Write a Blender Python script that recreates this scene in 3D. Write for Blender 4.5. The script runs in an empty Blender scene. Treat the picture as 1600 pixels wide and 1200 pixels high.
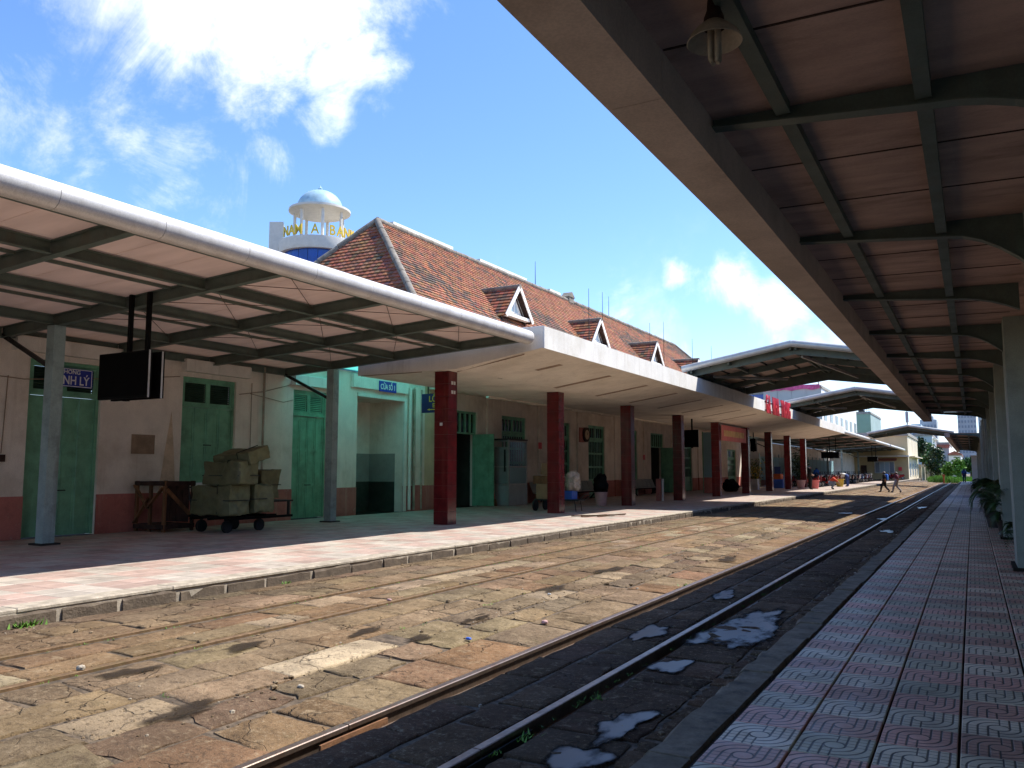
import bpy, bmesh, math, random
from mathutils import Vector, Matrix, Euler, noise as mnoise
R = math.radians
rnd = random.Random(7)
scene = bpy.context.scene
COL = scene.collection

# ------------------------------------------------------------------ camera
cam = bpy.data.cameras.new('camera'); camo = bpy.data.objects.new('camera', cam); COL.objects.link(camo)
camo.location = (0, 0, 1.75); camo.rotation_euler = (R(90 + 5.93), 0, R(28.85))
cam.sensor_fit = 'HORIZONTAL'; cam.sensor_width = 36; cam.lens = 29.25
cam.clip_start = .05; cam.clip_end = 6000
scene.camera = camo
scene.cycles.diffuse_bounces = 6; scene.cycles.max_bounces = 10; scene.cycles.transparent_max_bounces = 6; scene.cycles.caustics_reflective = False; scene.cycles.caustics_refractive = False

# ------------------------------------------------------------------ light
SUN = Vector((.46, .46, 1.0)).normalized()
SUN_EL = math.asin(SUN.z)
sl = bpy.data.lights.new('sun', 'SUN'); sl.energy = 2.75; sl.angle = R(.55); sl.color = (1, .955, .88)
so = bpy.data.objects.new('sun', sl); COL.objects.link(so); so.rotation_euler = SUN.to_track_quat('Z', 'Y').to_euler(); so.location = (30, 20, 60)
vs = scene.view_settings
vs.view_transform = 'Standard'; vs.look = 'None'; vs.gamma = 1; vs.exposure = 1.58; vs.use_curve_mapping = False

def cam_dir(u, v):
    f = 1300.; c = Vector(((u - 800) / f, -(v - 600) / f, -1)); return (camo.rotation_euler.to_matrix() @ c).normalized()

w = bpy.data.worlds.new('World'); scene.world = w; w.use_nodes = True
nt = w.node_tree; nt.nodes.clear()
class G:
    """tiny node-graph writer"""
    def __init__(s, tree): s.t = tree
    def n(s, typ, ins=None, **kw):
        nd = s.t.nodes.new(typ)
        for k, v in kw.items(): setattr(nd, k, v)
        for k, v in (ins or {}).items():
            sk = nd.inputs[k]
            if hasattr(v, 'links') or isinstance(v, bpy.types.NodeSocket): s.t.links.new(v, sk)
            else: sk.default_value = v
        return nd
    def math(s, op, a, b=0., c=0., clamp=False):
        return s.n('ShaderNodeMath', {0: a, 1: b, 2: c}, operation=op, use_clamp=clamp).outputs[0]
    def mix(s, fac, a, b, typ='MIX'):
        nd = s.n('ShaderNodeMix', data_type='RGBA', blend_type=typ)
        for i, v in ((0, fac), (6, a), (7, b)):
            if isinstance(v, bpy.types.NodeSocket): s.t.links.new(v, nd.inputs[i])
            else: nd.inputs[i].default_value = v
        return nd.outputs[2]
    def rng(s, x, a, b, c=0., d=1., smooth=True):
        nd = s.n('ShaderNodeMapRange', {0: x, 1: a, 2: b, 3: c, 4: d}, interpolation_type='SMOOTHSTEP' if smooth else 'LINEAR'); return nd.outputs[0]
    def noise(s, vec, scale, detail=4, rough=.55, lac=2., dist=0.):
        nd = s.n('ShaderNodeTexNoise', {'Scale': scale, 'Detail': detail, 'Roughness': rough, 'Lacunarity': lac, 'Distortion': dist})
        if vec is not None: s.t.links.new(vec, nd.inputs['Vector'])
        return nd.outputs[0]
    def vmul(s, vec, m):
        return s.n('ShaderNodeVectorMath', {0: vec, 1: m}, operation='MULTIPLY').outputs[0]
g = G(nt)
sky = g.n('ShaderNodeTexSky', sky_type='NISHITA', sun_disc=False)
sky.sun_elevation = SUN_EL; sky.sun_rotation = math.atan2(SUN.x, SUN.y)
sky.altitude = 0; sky.air_density = 1.0; sky.dust_density = .15; sky.ozone_density = 3.5
dirv = g.n('ShaderNodeTexCoord').outputs['Generated']
dn = g.n('ShaderNodeVectorMath', {0: dirv}, operation='NORMALIZE').outputs[0]
# clouds: billows gathered round a few directions of the sky, ragged by noise, plus thin scattered ones all round
warp = g.n('ShaderNodeVectorMath', {0: dn, 1: g.n('ShaderNodeVectorMath', {0: g.n('ShaderNodeTexNoise', {'Vector': dn, 'Scale': 6., 'Detail': 4.}).outputs[1], 1: (.14, .14, .14)}, operation='MULTIPLY').outputs[0]}, operation='ADD').outputs[0]
warp = g.n('ShaderNodeVectorMath', {0: warp, 1: (.07, .07, .07)}, operation='SUBTRACT').outputs[0]
acc = None
for (u, v, r, k) in [(150, -70, .18, .8), (290, -20, .19, 1.0), (420, 10, .17, 1.05), (520, 20, .11, 1.2), (535, 110, .09, 1.15), (528, 185, .065, .95), (400, -140, .26, 1.2), (410, 95, .09, .8),
                     (230, 195, .11, .44), (330, 215, .08, .42), (60, 215, .14, .46), (290, 300, .10, .54), (150, 275, .12, .40), (425, 235, .05, .5), (20, 130, .10, .3),
                     (1085, 420, .05, .85), (1140, 445, .07, .8), (1215, 468, .065, .7), (1290, 530, .06, .9), (1080, 560, .045, .7), (960, 475, .10, .52), 
                     (-400, 150, .35, .7), (-300, 520, .3, .6), (1900, 300, .4, .7), (2200, 600, .5, .6)]:
    c = cam_dir(u, v)
    dd = g.n('ShaderNodeVectorMath', {0: warp, 1: c}, operation='DISTANCE').outputs['Value']
    b = g.math('MULTIPLY', g.rng(dd, 0., r, 1., 0.), k)
    acc = b if acc is None else g.math('MAXIMUM', acc, b)
n1 = g.noise(dn, 8., 8, .68, dist=.6); n2 = g.noise(dn, 34., 4, .65)
lobe = g.math('ADD', acc, g.math('MULTIPLY', g.math('SUBTRACT', n1, .5), 1.7))
lobe = g.math('ADD', lobe, g.math('MULTIPLY', g.math('SUBTRACT', n2, .5), .5))
far = g.rng(g.noise(dn, 2.6, 6, .6), .56, .8, 0., .5)
alpha = g.math('MAXIMUM', g.rng(lobe, .24, 1.2), g.math('MULTIPLY', far, g.rng(n1, .4, .7)))
sepz = g.n('ShaderNodeSeparateXYZ', {0: dn}).outputs[2]
haze = g.rng(sepz, .22, -.02, 0., .36)
skyc = g.n('ShaderNodeHueSaturation', {'Hue': .5, 'Saturation': 1.1, 'Value': .615, 'Color': g.mix(1., sky.outputs[0], (.93, .93, 1.03, 1), 'MULTIPLY')}).outputs[0]
skyc = g.mix(haze, skyc, (1.9, 2.5, 3.5, 1))
shade = g.rng(g.noise(dn, 5., 5, .6), .3, .7, .82, 1.0)
cc = g.n('ShaderNodeVectorMath', {0: (3.8, 3.9, 4.1), 1: shade}, operation='MULTIPLY')
full = g.mix(alpha, skyc, cc.outputs[0])
bg = g.n('ShaderNodeBackground', {'Color': full, 'Strength': .15})
nt.links.new(bg.outputs[0], g.n('ShaderNodeOutputWorld').inputs[0])

# ------------------------------------------------------------------ materials
def mat(name, col, rough=.75, metal=0., var=.16, scale=2.5, bump=.15, bscale=60., stretch=(1, 1, 1), dirt=None, dirt_amt=.5, dirt_scale=.9, tint=False, spec=.4, rust=None, streak=0., streak_col=(.20, .16, .12)):
    m = bpy.data.materials.new(name); m.use_nodes = True; t = m.node_tree; t.nodes.clear(); q = G(t)
    pos = q.n('ShaderNodeNewGeometry').outputs['Position']
    if stretch != (1, 1, 1): pos = q.vmul(pos, stretch)
    a = q.noise(pos, scale, 4, .6)
    lo = tuple(max(0, c * (1 - var * 1.6)) for c in col) + (1,); hi = tuple(min(1, c * (1 + var)) for c in col) + (1,)
    c = q.mix(q.rng(a, .3, .7), lo, hi)
    if tint:
        at = q.n('ShaderNodeAttribute', attribute_name='tint').outputs['Color']; c = q.mix(1., c, at, 'MULTIPLY')
    if dirt:
        d = q.noise(pos, dirt_scale, 5, .68)
        c = q.mix(q.math('MULTIPLY', q.rng(d, .48, .72), dirt_amt), c, tuple(dirt) + (1,))
    if rust:
        d2 = q.noise(pos, dirt_scale * 5, 6, .7)
        c = q.mix(q.rng(d2, .6, .72), c, tuple(rust) + (1,))
    if streak:
        sk = q.noise(q.vmul(pos, (3., 3., .22)), 1.6, 4, .65)
        c = q.mix(q.math('MULTIPLY', q.rng(sk, .52, .74), streak), c, tuple(streak_col) + (1,))
    fine = q.noise(pos, bscale, 2, .6)
    c = q.mix(q.rng(fine, .35, .65, .0, .14), c, (0.02, .02, .02, 1))
    bs = q.n('ShaderNodeBsdfPrincipled', {'Base Color': c, 'Metallic': metal, 'Specular IOR Level': spec, 'Roughness': q.rng(a, .2, .8, min(1, rough * 1.12), rough * .85)})
    if bump:
        bn = q.n('ShaderNodeBump', {'Height': q.math('ADD', q.math('MULTIPLY', fine, .5), a), 'Strength': bump, 'Distance': .02}).outputs[0]
        t.links.new(bn, bs.inputs['Normal'])
    t.links.new(bs.outputs[0], q.n('ShaderNodeOutputMaterial').inputs[0])
    return m
M = {}
def D(key, *a, **k): M[key] = mat(key, *a, **k)
D('soil', (.115, .082, .052), .95, scale=14, var=.35, bump=.8, bscale=45, dirt=(.05, .036, .024), dirt_amt=.7, dirt_scale=5.)
D('ground', (.16, .13, .09), .95, scale=.5, bump=.3)
D('kerb_dark', (.105, .077, .052), .9, scale=5, bump=.8, bscale=40, dirt=(.20, .155, .105), dirt_amt=.5, dirt_scale=4)
D('kerb_grey', (.21, .17, .125), .95, spec=.1, scale=6, bump=.6, bscale=45, dirt=(.04, .045, .045), dirt_amt=.7, dirt_scale=4)
D('mortar', (.42, .36, .28), .9, scale=7, bump=.5, dirt=(.2, .17, .13), dirt_amt=.6, dirt_scale=3)
D('concrete', (.36, .34, .30), .9, scale=2, bump=.3, dirt=(.15, .14, .12), dirt_amt=.5)
D('plat_base', (.03, .024, .02), .95, spec=.05)
D('tile_left', (1,1,1), .55, var=.14, scale=5, bump=.08, tint=True, dirt=(.13, .09, .07), dirt_amt=.42, dirt_scale=1.4)
D('rail_bright', (.36, .27, .21), .34, metal=.85, scale=9, bump=.05, dirt=(.25, .11, .05), dirt_amt=.45, dirt_scale=6)
D('rail_rust', (.175, .105, .052), .75, metal=.2, scale=14, bump=.35, dirt=(.12, .085, .03), dirt_amt=.7, dirt_scale=5)
D('rust', (.20, .095, .045), .8, scale=12, bump=.3)
D('green_steel', (.115, .15, .125), .5, var=.1, scale=3, bump=.03, dirt=(.08, .10, .085), dirt_amt=.5, dirt_scale=1.6, streak=.3, streak_col=(.16,.11,.07))
D('post_paint', (.33, .43, .42), .45, var=.08, scale=3, bump=.04, dirt=(.11, .13, .12), dirt_amt=.5, dirt_scale=2.2, streak=.4, streak_col=(.13,.12,.09))
D('sheet', (.80, .61, .53), .7, var=.07, scale=1.2, bump=.03, stretch=(.6, 3, 1), dirt=(.45, .32, .25), dirt_amt=.4)
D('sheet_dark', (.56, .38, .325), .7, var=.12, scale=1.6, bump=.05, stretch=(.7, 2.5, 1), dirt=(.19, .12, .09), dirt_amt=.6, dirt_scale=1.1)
D('gutter', (.74, .71, .67), .38, metal=.15, var=.06, scale=2, bump=.01, dirt=(.45, .40, .35), dirt_amt=.35, dirt_scale=1.2, streak=.3, streak_col=(.42,.37,.31))
D('arch_gutter', (.56, .55, .51), .4, metal=.3, var=.08, scale=2, bump=.01, dirt=(.28, .26, .22), dirt_amt=.5)
D('fascia_right', (.70, .56, .48), .6, var=.08, scale=1.5, bump=.03, dirt=(.34, .24, .19), dirt_amt=.5)
D('white_conc', (.90, .87, .80), .8, var=.05, scale=1.2, bump=.06, dirt=(.60, .54, .42), dirt_amt=.35, dirt_scale=.8, streak=.35, streak_col=(.42, .36, .28))
D('slab_conc', (.88, .79, .66), .85, var=.06, scale=.9, bump=.06, dirt=(.52, .42, .30), dirt_amt=.4, dirt_scale=.5, streak=.25, streak_col=(.45,.35,.25))
D('strip_brown', (.34, .23, .15), .7)
D('wall', (.90, .80, .69), .85, var=.06, scale=1.4, bump=.08, dirt=(.52, .40, .28), dirt_amt=.5, dirt_scale=.6, streak=.28, streak_col=(.52, .41, .30))
D('wall_yellow', (.70, .54, .34), .85, var=.08, scale=1.4, bump=.08, dirt=(.36, .28, .15), dirt_amt=.5, dirt_scale=.8)
D('wall_white', (.84, .80, .72), .85, var=.05, scale=1.6, bump=.05, dirt=(.55, .5, .42), dirt_amt=.4, streak=.3, streak_col=(.42,.38,.30))
D('stain_ochre', (.70, .53, .37), .9, var=.12, scale=3)
D('dado', (.56, .195, .155), .7, var=.14, scale=2.2, bump=.12, dirt=(.17, .035, .03), dirt_amt=.6, dirt_scale=1.1, rust=(.5, .30, .25), streak=.4, streak_col=(.62,.40,.34))
D('door_green', (.20, .47, .295), .5, var=.14, scale=2.4, bump=.08, dirt=(.10, .20, .13), dirt_amt=.5, dirt_scale=1.8, streak=.4, streak_col=(.07,.17,.10))
D('louvre', (.03, .07, .045), .6)
D('black', (.004, .004, .004), .6, bump=0, spec=.1)
D('screen', (.002, .002, .002), .6, bump=0, var=0, spec=.05)
D('tv_white', (.5, .5, .5), .4, bump=0)
D('dark_metal', (.035, .033, .03), .55, metal=.4, bump=.05)
D('brown_metal', (.10, .055, .03), .6, metal=.3, bump=.1)
D('glazed_red', (.145, .010, .012), .2, var=.22, scale=3, bump=.04, spec=.6, dirt=(.06, .006, .008), dirt_amt=.5, dirt_scale=2, streak=.35, streak_col=(.26,.09,.07))
D('grout', (.16, .07, .06), .9)
D('pipe', (.42, .36, .28), .6, dirt=(.2, .14, .06), dirt_amt=.7, dirt_scale=2)
D('band_grey', (.33, .32, .29), .7, var=.06)
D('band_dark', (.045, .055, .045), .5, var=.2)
D('sign_blue', (.025, .04, .36), .35, var=.05, bump=0)
D('sign_navy', (.012, .018, .11), .35, var=.05, bump=0)
D('ink_white', (.8, .8, .8), .5, var=0, bump=0)
D('ink_yellow', (.75, .55, .04), .5, var=0, bump=0)
D('gold', (.85, .55, .04), .35, metal=.35, var=.06, bump=0)
D('letter_red', (.75, .05, .07), .35, var=.05, bump=0)
D('banner_red', (.80, .22, .21), .6, var=.06, bump=.02)
D('banner_gold', (.85, .62, .26), .6, var=.1, bump=.02)
D('bale', (.125, .125, .06), .55, var=.14, scale=5, bump=.35, bscale=24, dirt=(.11, .10, .055), dirt_amt=.6, dirt_scale=2.5)
D('bale_end', (.20, .21, .10), .55, var=.14, scale=6, bump=.4, bscale=24, dirt=(.15, .145, .07), dirt_amt=.6, dirt_scale=4)
D('strap', (.015, .025, .02), .5)
D('wood', (.21, .095, .04), .8, var=.3, scale=5, stretch=(1, 1, .2), bump=.2)
D('wood_dark', (.05, .022, .014), .8, var=.3, scale=5, bump=.2)
D('rubber', (.012, .012, .012), .8)
D('cardboard', (.30, .19, .10), .85, var=.12, scale=4)
D('plastic_bag', (.42,.36,.28), .35, var=.2, scale=8, bump=.8, bscale=18)
D('alu', (.42, .42, .40), .4, metal=.6, var=.08, bump=.02)
D('panel_grey', (.33, .36, .35), .5, var=.06)
D('panel_grey2', (.24, .27, .26), .5, var=.08)
D('bucket_pink', (.60, .36, .34), .5)
D('dust_green', (.03, .5, .05), .4)
D('blue_plastic', (.03, .12, .5), .4)
D('orange_cloth', (.62, .14, .04), .7)
D('yellow_plastic', (.65, .45, .06), .5)
D('white_paint', (.72, .72, .70), .55, var=.05)
D('roof_tile', (1, 1, 1), .8, var=.10, scale=6, bump=.2, bscale=30, tint=True)
D('ridge_mortar', (.24, .21, .17), .9, var=.2, scale=4, bump=.3, dirt=(.12, .11, .09), dirt_amt=.6, dirt_scale=2)
D('bank_white', (.74, .70, .62), .7, var=.04)
D('bank_blue_dome', (.36, .52, .60), .5, var=.08)
D('glass_blue', (.01, .07, .38), .12, var=.15, scale=.9, bump=0, spec=.6)
D('glass_dark', (.03, .045, .05), .12, bump=0, spec=.7)
D('bldg_white', (.82, .81, .78), .75, var=.04, scale=.3)
D('bldg_panel', (.50, .53, .51), .6, var=.04, scale=.2)
D('bldg_green', (.27, .42, .32), .7, var=.05, scale=.2)
D('bldg_green2', (.36, .46, .42), .7, var=.05, scale=.2)
D('bldg_yellow', (.62, .48, .26), .75, var=.06, scale=.3)
D('bldg_cream', (.70, .60, .44), .75, var=.06, scale=.3)
D('bldg_grey', (.42, .45, .48), .75, var=.05, scale=.2)
D('bldg_blue', (.40, .50, .56), .7, var=.05, scale=.2)
D('bldg_dark', (.24, .28, .33), .6, var=.06, scale=.2)
D('banner_pink', (.75, .12, .3), .6, var=.25, scale=.8)
D('tank_blue', (.02, .08, .55), .4)
D('wall_old', (.46, .38, .28), .9, var=.2, scale=.8, dirt=(.2, .16, .12), dirt_amt=.6, dirt_scale=.5)
D('roof_red', (.36, .12, .08), .8, var=.15)
D('leaf', (.055, .13, .025), .6, var=.5, scale=1.2, bump=0)
D('leaf_bright', (.13, .27, .03), .6, var=.4, scale=.7, bump=0)
D('leaf_dark', (.025, .06, .018), .5, var=.4, scale=2, bump=0)
D('leaf_palm', (.035, .075, .02), .45, var=.4, scale=4, bump=0)
D('grass', (.17, .33, .03), .8, var=.35, scale=.4, bump=0)
D('bark', (.12, .085, .055), .9, scale=8, bump=.5)
D('pot', (.035, .03, .028), .6)
D('pier_paint', (.31, .36, .32), .75, var=.1, scale=1.2, bump=.1, dirt=(.15, .17, .15), dirt_amt=.6, dirt_scale=.9, streak=.5, streak_col=(.16,.17,.14))
D('pier_cream', (.62,.56,.45), .8, var=.08, scale=1.4)
D('skin', (.34, .19, .125), .55, var=.05, bump=0); D('hair', (.012, .01, .009), .5, bump=0)
for nm, c in {'cl_black': (.012, .012, .014), 'cl_blue': (.02, .14, .55), 'cl_maroon': (.16, .03, .05), 'cl_white': (.7, .7, .68), 'cl_red': (.62, .07, .03), 'cl_navy': (.02, .03, .09), 'cl_grey': (.3, .29, .32), 'cl_denim': (.22, .26, .36), 'cl_darkblue': (.03, .06, .2)}.items(): D(nm, c, .85, var=.1, scale=9, bump=.05)
for nm, c in {'sc_red': (.5, .02, .02), 'sc_blue': (.03, .1, .42), 'sc_white': (.7, .7, .7), 'sc_black': (.015, .015, .016), 'sc_grey': (.22, .23, .25), 'sc_maroon': (.2, .02, .03)}.items(): D(nm, c, .25, var=.03, bump=0, spec=.6)
D('seat_black', (.012, .012, .012), .6, bump=.05)

def stone_material():
    m = bpy.data.materials.new('paving_stone'); m.use_nodes = True; t = m.node_tree; t.nodes.clear(); q = G(t)
    pos = q.n('ShaderNodeNewGeometry').outputs['Position']
    at = q.n('ShaderNodeAttribute', attribute_name='tint').outputs['Color']
    a = q.noise(pos, 1.7, 5, .68); b = q.noise(pos, 6., 6, .74); f = q.noise(pos, 95., 3, .7); e = q.noise(pos, 22., 5, .72); h = q.noise(pos, .5, 3, .6)
    c = q.mix(q.rng(a, .32, .68), (.66, .64, .62, 1), (1.12, 1.09, 1.05, 1)); c = q.mix(1., at, c, 'MULTIPLY')
    c = q.mix(q.math('MULTIPLY', q.rng(b, .54, .70), .62), c, (.36, .27, .165, 1))      # pale wear, sand
    c = q.mix(q.math('MULTIPLY', q.rng(b, .47, .30), .70), c, (.060, .042, .028, 1))     # grime
    c = q.mix(q.math('MULTIPLY', q.rng(e, .54, .66), .45), c, (.33, .255, .165, 1)); c = q.mix(q.math('MULTIPLY', q.rng(e, .47, .36), .60), c, (.055, .038, .025, 1))
    c = q.mix(q.math('MULTIPLY', q.rng(q.noise(pos, 2.6, 5, .6), .62, .74), .4), c, (.09, .075, .035, 1))   # moss
    c = q.mix(q.rng(f, .60, .74, 0., .55), c, (.50, .42, .31, 1)); c = q.mix(q.rng(f, .43, .28, 0., .8), c, (.030, .021, .014, 1))
    c = q.mix(q.math('MULTIPLY', q.rng(h, .48, .66), .34), c, (.075, .05, .032, 1))
    wp = q.n('ShaderNodeVectorMath', {0: pos, 1: q.vmul(q.n('ShaderNodeTexNoise', {'Vector': pos, 'Scale': 3., 'Detail': 4.}).outputs[1], (.5, .5, .5))}, operation='ADD').outputs[0]
    vo = q.n('ShaderNodeTexVoronoi', {'Vector': wp, 'Scale': 1.5}, feature='DISTANCE_TO_EDGE').outputs['Distance']
    cr = q.math('MULTIPLY', q.rng(vo, .0, .016, 1., 0.), q.rng(q.noise(pos, 1.1, 2), .46, .58))
    c = q.mix(q.math('MULTIPLY', cr, .55), c, (.028, .02, .014, 1))
    bs = q.n('ShaderNodeBsdfPrincipled', {'Base Color': c, 'Specular IOR Level': .1, 'Roughness': q.rng(a, .3, .7, .98, .8)})
    hh = q.math('ADD', q.math('MULTIPLY', f, .35), q.math('ADD', q.math('MULTIPLY', e, .6), q.math('ADD', b, a)))
    hh = q.math('SUBTRACT', hh, q.math('MULTIPLY', cr, .8))
    t.links.new(q.n('ShaderNodeBump', {'Height': hh, 'Strength': .8, 'Distance': .03}).outputs[0], bs.inputs['Normal'])
    t.links.new(bs.outputs[0], q.n('ShaderNodeOutputMaterial').inputs[0]); return m
M['stone'] = stone_material()

def tile_material(name, col):
    """cement paving tile with a moulded pattern of nested bends round a small disc"""
    m = bpy.data.materials.new(name); m.use_nodes = True; t = m.node_tree; t.nodes.clear(); q = G(t)
    uv = q.n('ShaderNodeUVMap', uv_map='UVMap').outputs[0]; s = q.n('ShaderNodeSeparateXYZ', {0: uv})
    u = q.math('SUBTRACT', s.outputs[0], .5); v = q.math('SUBTRACT', s.outputs[1], .5)
    au = q.math('ABSOLUTE', u); av = q.math('ABSOLUTE', v)
    r = q.math('SQRT', q.math('ADD', q.math('MULTIPLY', u, u), q.math('MULTIPLY', v, v)))
    pp = lambda x: q.math('PINGPONG', q.math('SUBTRACT', x, .15), .07)
    sel = q.math('LESS_THAN', q.math('MULTIPLY', u, v), 0.)
    straight = q.math('MINIMUM', pp(au), q.math('ADD', pp(av), .006))
    dcirc = q.math('ABSOLUTE', q.math('SUBTRACT', r, .15))
    inside = q.math('LESS_THAN', r, .15)
    d = q.math('ADD', q.math('MULTIPLY', sel, pp(r)), q.math('MULTIPLY', q.math('SUBTRACT', 1., sel), straight))
    d = q.math('ADD', d, q.math('MULTIPLY', inside, 1.)); d = q.math('MINIMUM', d, dcirc)
    line = q.rng(d, .009, .022, 1., 0.)
    pos = q.n('ShaderNodeNewGeometry').outputs['Position']
    a = q.noise(pos, 1.3, 7, .65); b = q.noise(pos, 26., 6, .65); e = q.noise(pos, 5., 6, .65)
    at = q.n('ShaderNodeAttribute', attribute_name='tint').outputs['Color']
    c = q.mix(q.rng(a, .3, .7), tuple(x * .62 for x in col) + (1,), tuple(x * 1.12 for x in col) + (1,)); c = q.mix(1., c, at, 'MULTIPLY')
    c = q.mix(q.rng(b, .5, .8, 0., .4), c, (.06, .05, .045, 1)); c = q.mix(q.rng(e, .55, .75, 0., .35), c, (.10, .085, .075, 1))
    c = q.mix(q.math('MULTIPLY', line, .93), c, (.012, .009, .009, 1))
    bs = q.n('ShaderNodeBsdfPrincipled', {'Base Color': c, 'Roughness': q.rng(e, .3, .7, .42, .65), 'Specular IOR Level': .35})
    hgt = q.math('SUBTRACT', q.math('MULTIPLY', b, .15), line)
    t.links.new(q.n('ShaderNodeBump', {'Height': hgt, 'Strength': .5, 'Distance': .006}).outputs[0], bs.inputs['Normal'])
    t.links.new(bs.outputs[0], q.n('ShaderNodeOutputMaterial').inputs[0]); return m
M['tile_pink'] = tile_material('tile_pink', (.62, .32, .235)); M['tile_grey'] = tile_material('tile_grey', (.60, .50, .35)); M['tile_red'] = tile_material('tile_red', (.26, .11, .09))

def special(name, build):
    m = bpy.data.materials.new(name); m.use_nodes = True; t = m.node_tree; t.nodes.clear(); q = G(t)
    t.links.new(build(q, t), q.n('ShaderNodeOutputMaterial').inputs[0]); M[name] = m
def _water(q, t):       # shallow rain water: a film in the middle, only damp stone at the rim
    pos = q.n('ShaderNodeNewGeometry').outputs['Position']
    ed = q.n('ShaderNodeAttribute', attribute_name='edge').outputs['Fac']
    x = q.math('ADD', ed, q.math('MULTIPLY', q.math('SUBTRACT', q.noise(q.vmul(pos, (2., 1., 1.)), 2.6, 5, .62), .5), 1.8))
    bs = q.n('ShaderNodeBsdfPrincipled', {'Base Color': (.020, .014, .010, 1), 'Roughness': q.rng(x, .10, .62, .85, .30), 'Specular IOR Level': q.rng(x, .10, .5, .05, .5), 'IOR': 1.42})
    t.links.new(q.n('ShaderNodeBump', {'Height': q.noise(pos, 9., 2), 'Strength': .02, 'Distance': .01}).outputs[0], bs.inputs['Normal'])
    return q.n('ShaderNodeMixShader', {0: q.rng(x, -.25, .35, 0., .96), 1: q.n('ShaderNodeBsdfTransparent').outputs[0], 2: bs.outputs[0]}).outputs[0]
special('water', _water)
def _stain(q, t):      # oil and damp soaked into the stones
    pos = q.n('ShaderNodeNewGeometry').outputs['Position']; ed = q.n('ShaderNodeAttribute', attribute_name='edge').outputs['Fac']
    al = q.rng(q.math('ADD', ed, q.math('MULTIPLY', q.math('SUBTRACT', q.noise(pos, 4., 5, .65), .5), 1.3)), -.1, .7, 0., .8)
    bs = q.n('ShaderNodeBsdfPrincipled', {'Base Color': q.mix(q.noise(pos, 30., 3), (.02, .015, .011, 1), (.05, .036, .025, 1)), 'Roughness': .9, 'Specular IOR Level': .08})
    return q.n('ShaderNodeMixShader', {0: al, 1: q.n('ShaderNodeBsdfTransparent').outputs[0], 2: bs.outputs[0]}).outputs[0]
special('stain', _stain)
def _cyan(q, t):
    pos = q.n('ShaderNodeNewGeometry').outputs['Position']
    tr = q.n('ShaderNodeBsdfTranslucent', {'Color': q.mix(q.noise(pos, 3., 5), (.27, .66, .61, 1), (.36, .78, .74, 1))})
    df = q.n('ShaderNodeBsdfDiffuse', {'Color': (.08, .4, .4, 1)})
    return q.n('ShaderNodeMixShader', {0: .08, 1: tr.outputs[0], 2: df.outputs[0]}).outputs[0]
special('cyan_sheet', _cyan)
def _trans(q, t):       # thin pale roofing that lets a little daylight through
    pos = q.n('ShaderNodeNewGeometry').outputs['Position']; a = q.noise(q.vmul(pos, (.6, 3., 1.)), 1.2, 4); d = q.noise(pos, .9, 4)
    c = q.mix(q.rng(a, .3, .7), (.68, .545, .48, 1), (.80, .65, .58, 1)); c = q.mix(q.rng(d, .5, .75, 0., .4), c, (.46, .36, .31, 1))
    return q.n('ShaderNodeMixShader', {0: .15, 1: q.n('ShaderNodeBsdfDiffuse', {'Color': c}).outputs[0], 2: q.n('ShaderNodeBsdfTranslucent', {'Color': (.86, .75, .68, 1)}).outputs[0]}).outputs[0]
special('sheet_pale', _trans)
def _glass(q, t):
    gl = q.n('ShaderNodeBsdfGlossy', {'Color': (.9, .95, .95, 1), 'Roughness': .08}); tp = q.n('ShaderNodeBsdfTransparent', {'Color': (.62, .78, .80, 1)})
    return q.n('ShaderNodeMixShader', {0: .14, 1: tp.outputs[0], 2: gl.outputs[0]}).outputs[0]
special('glass', _glass)
def _milk(q, t):
    tr = q.n('ShaderNodeBsdfTranslucent', {'Color': (.45, .68, .72, 1)}); df = q.n('ShaderNodeBsdfDiffuse', {'Color': (.42, .58, .62, 1)})
    return q.n('ShaderNodeMixShader', {0: .5, 1: tr.outputs[0], 2: df.outputs[0]}).outputs[0]
special('milk_blue', _milk)

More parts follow.
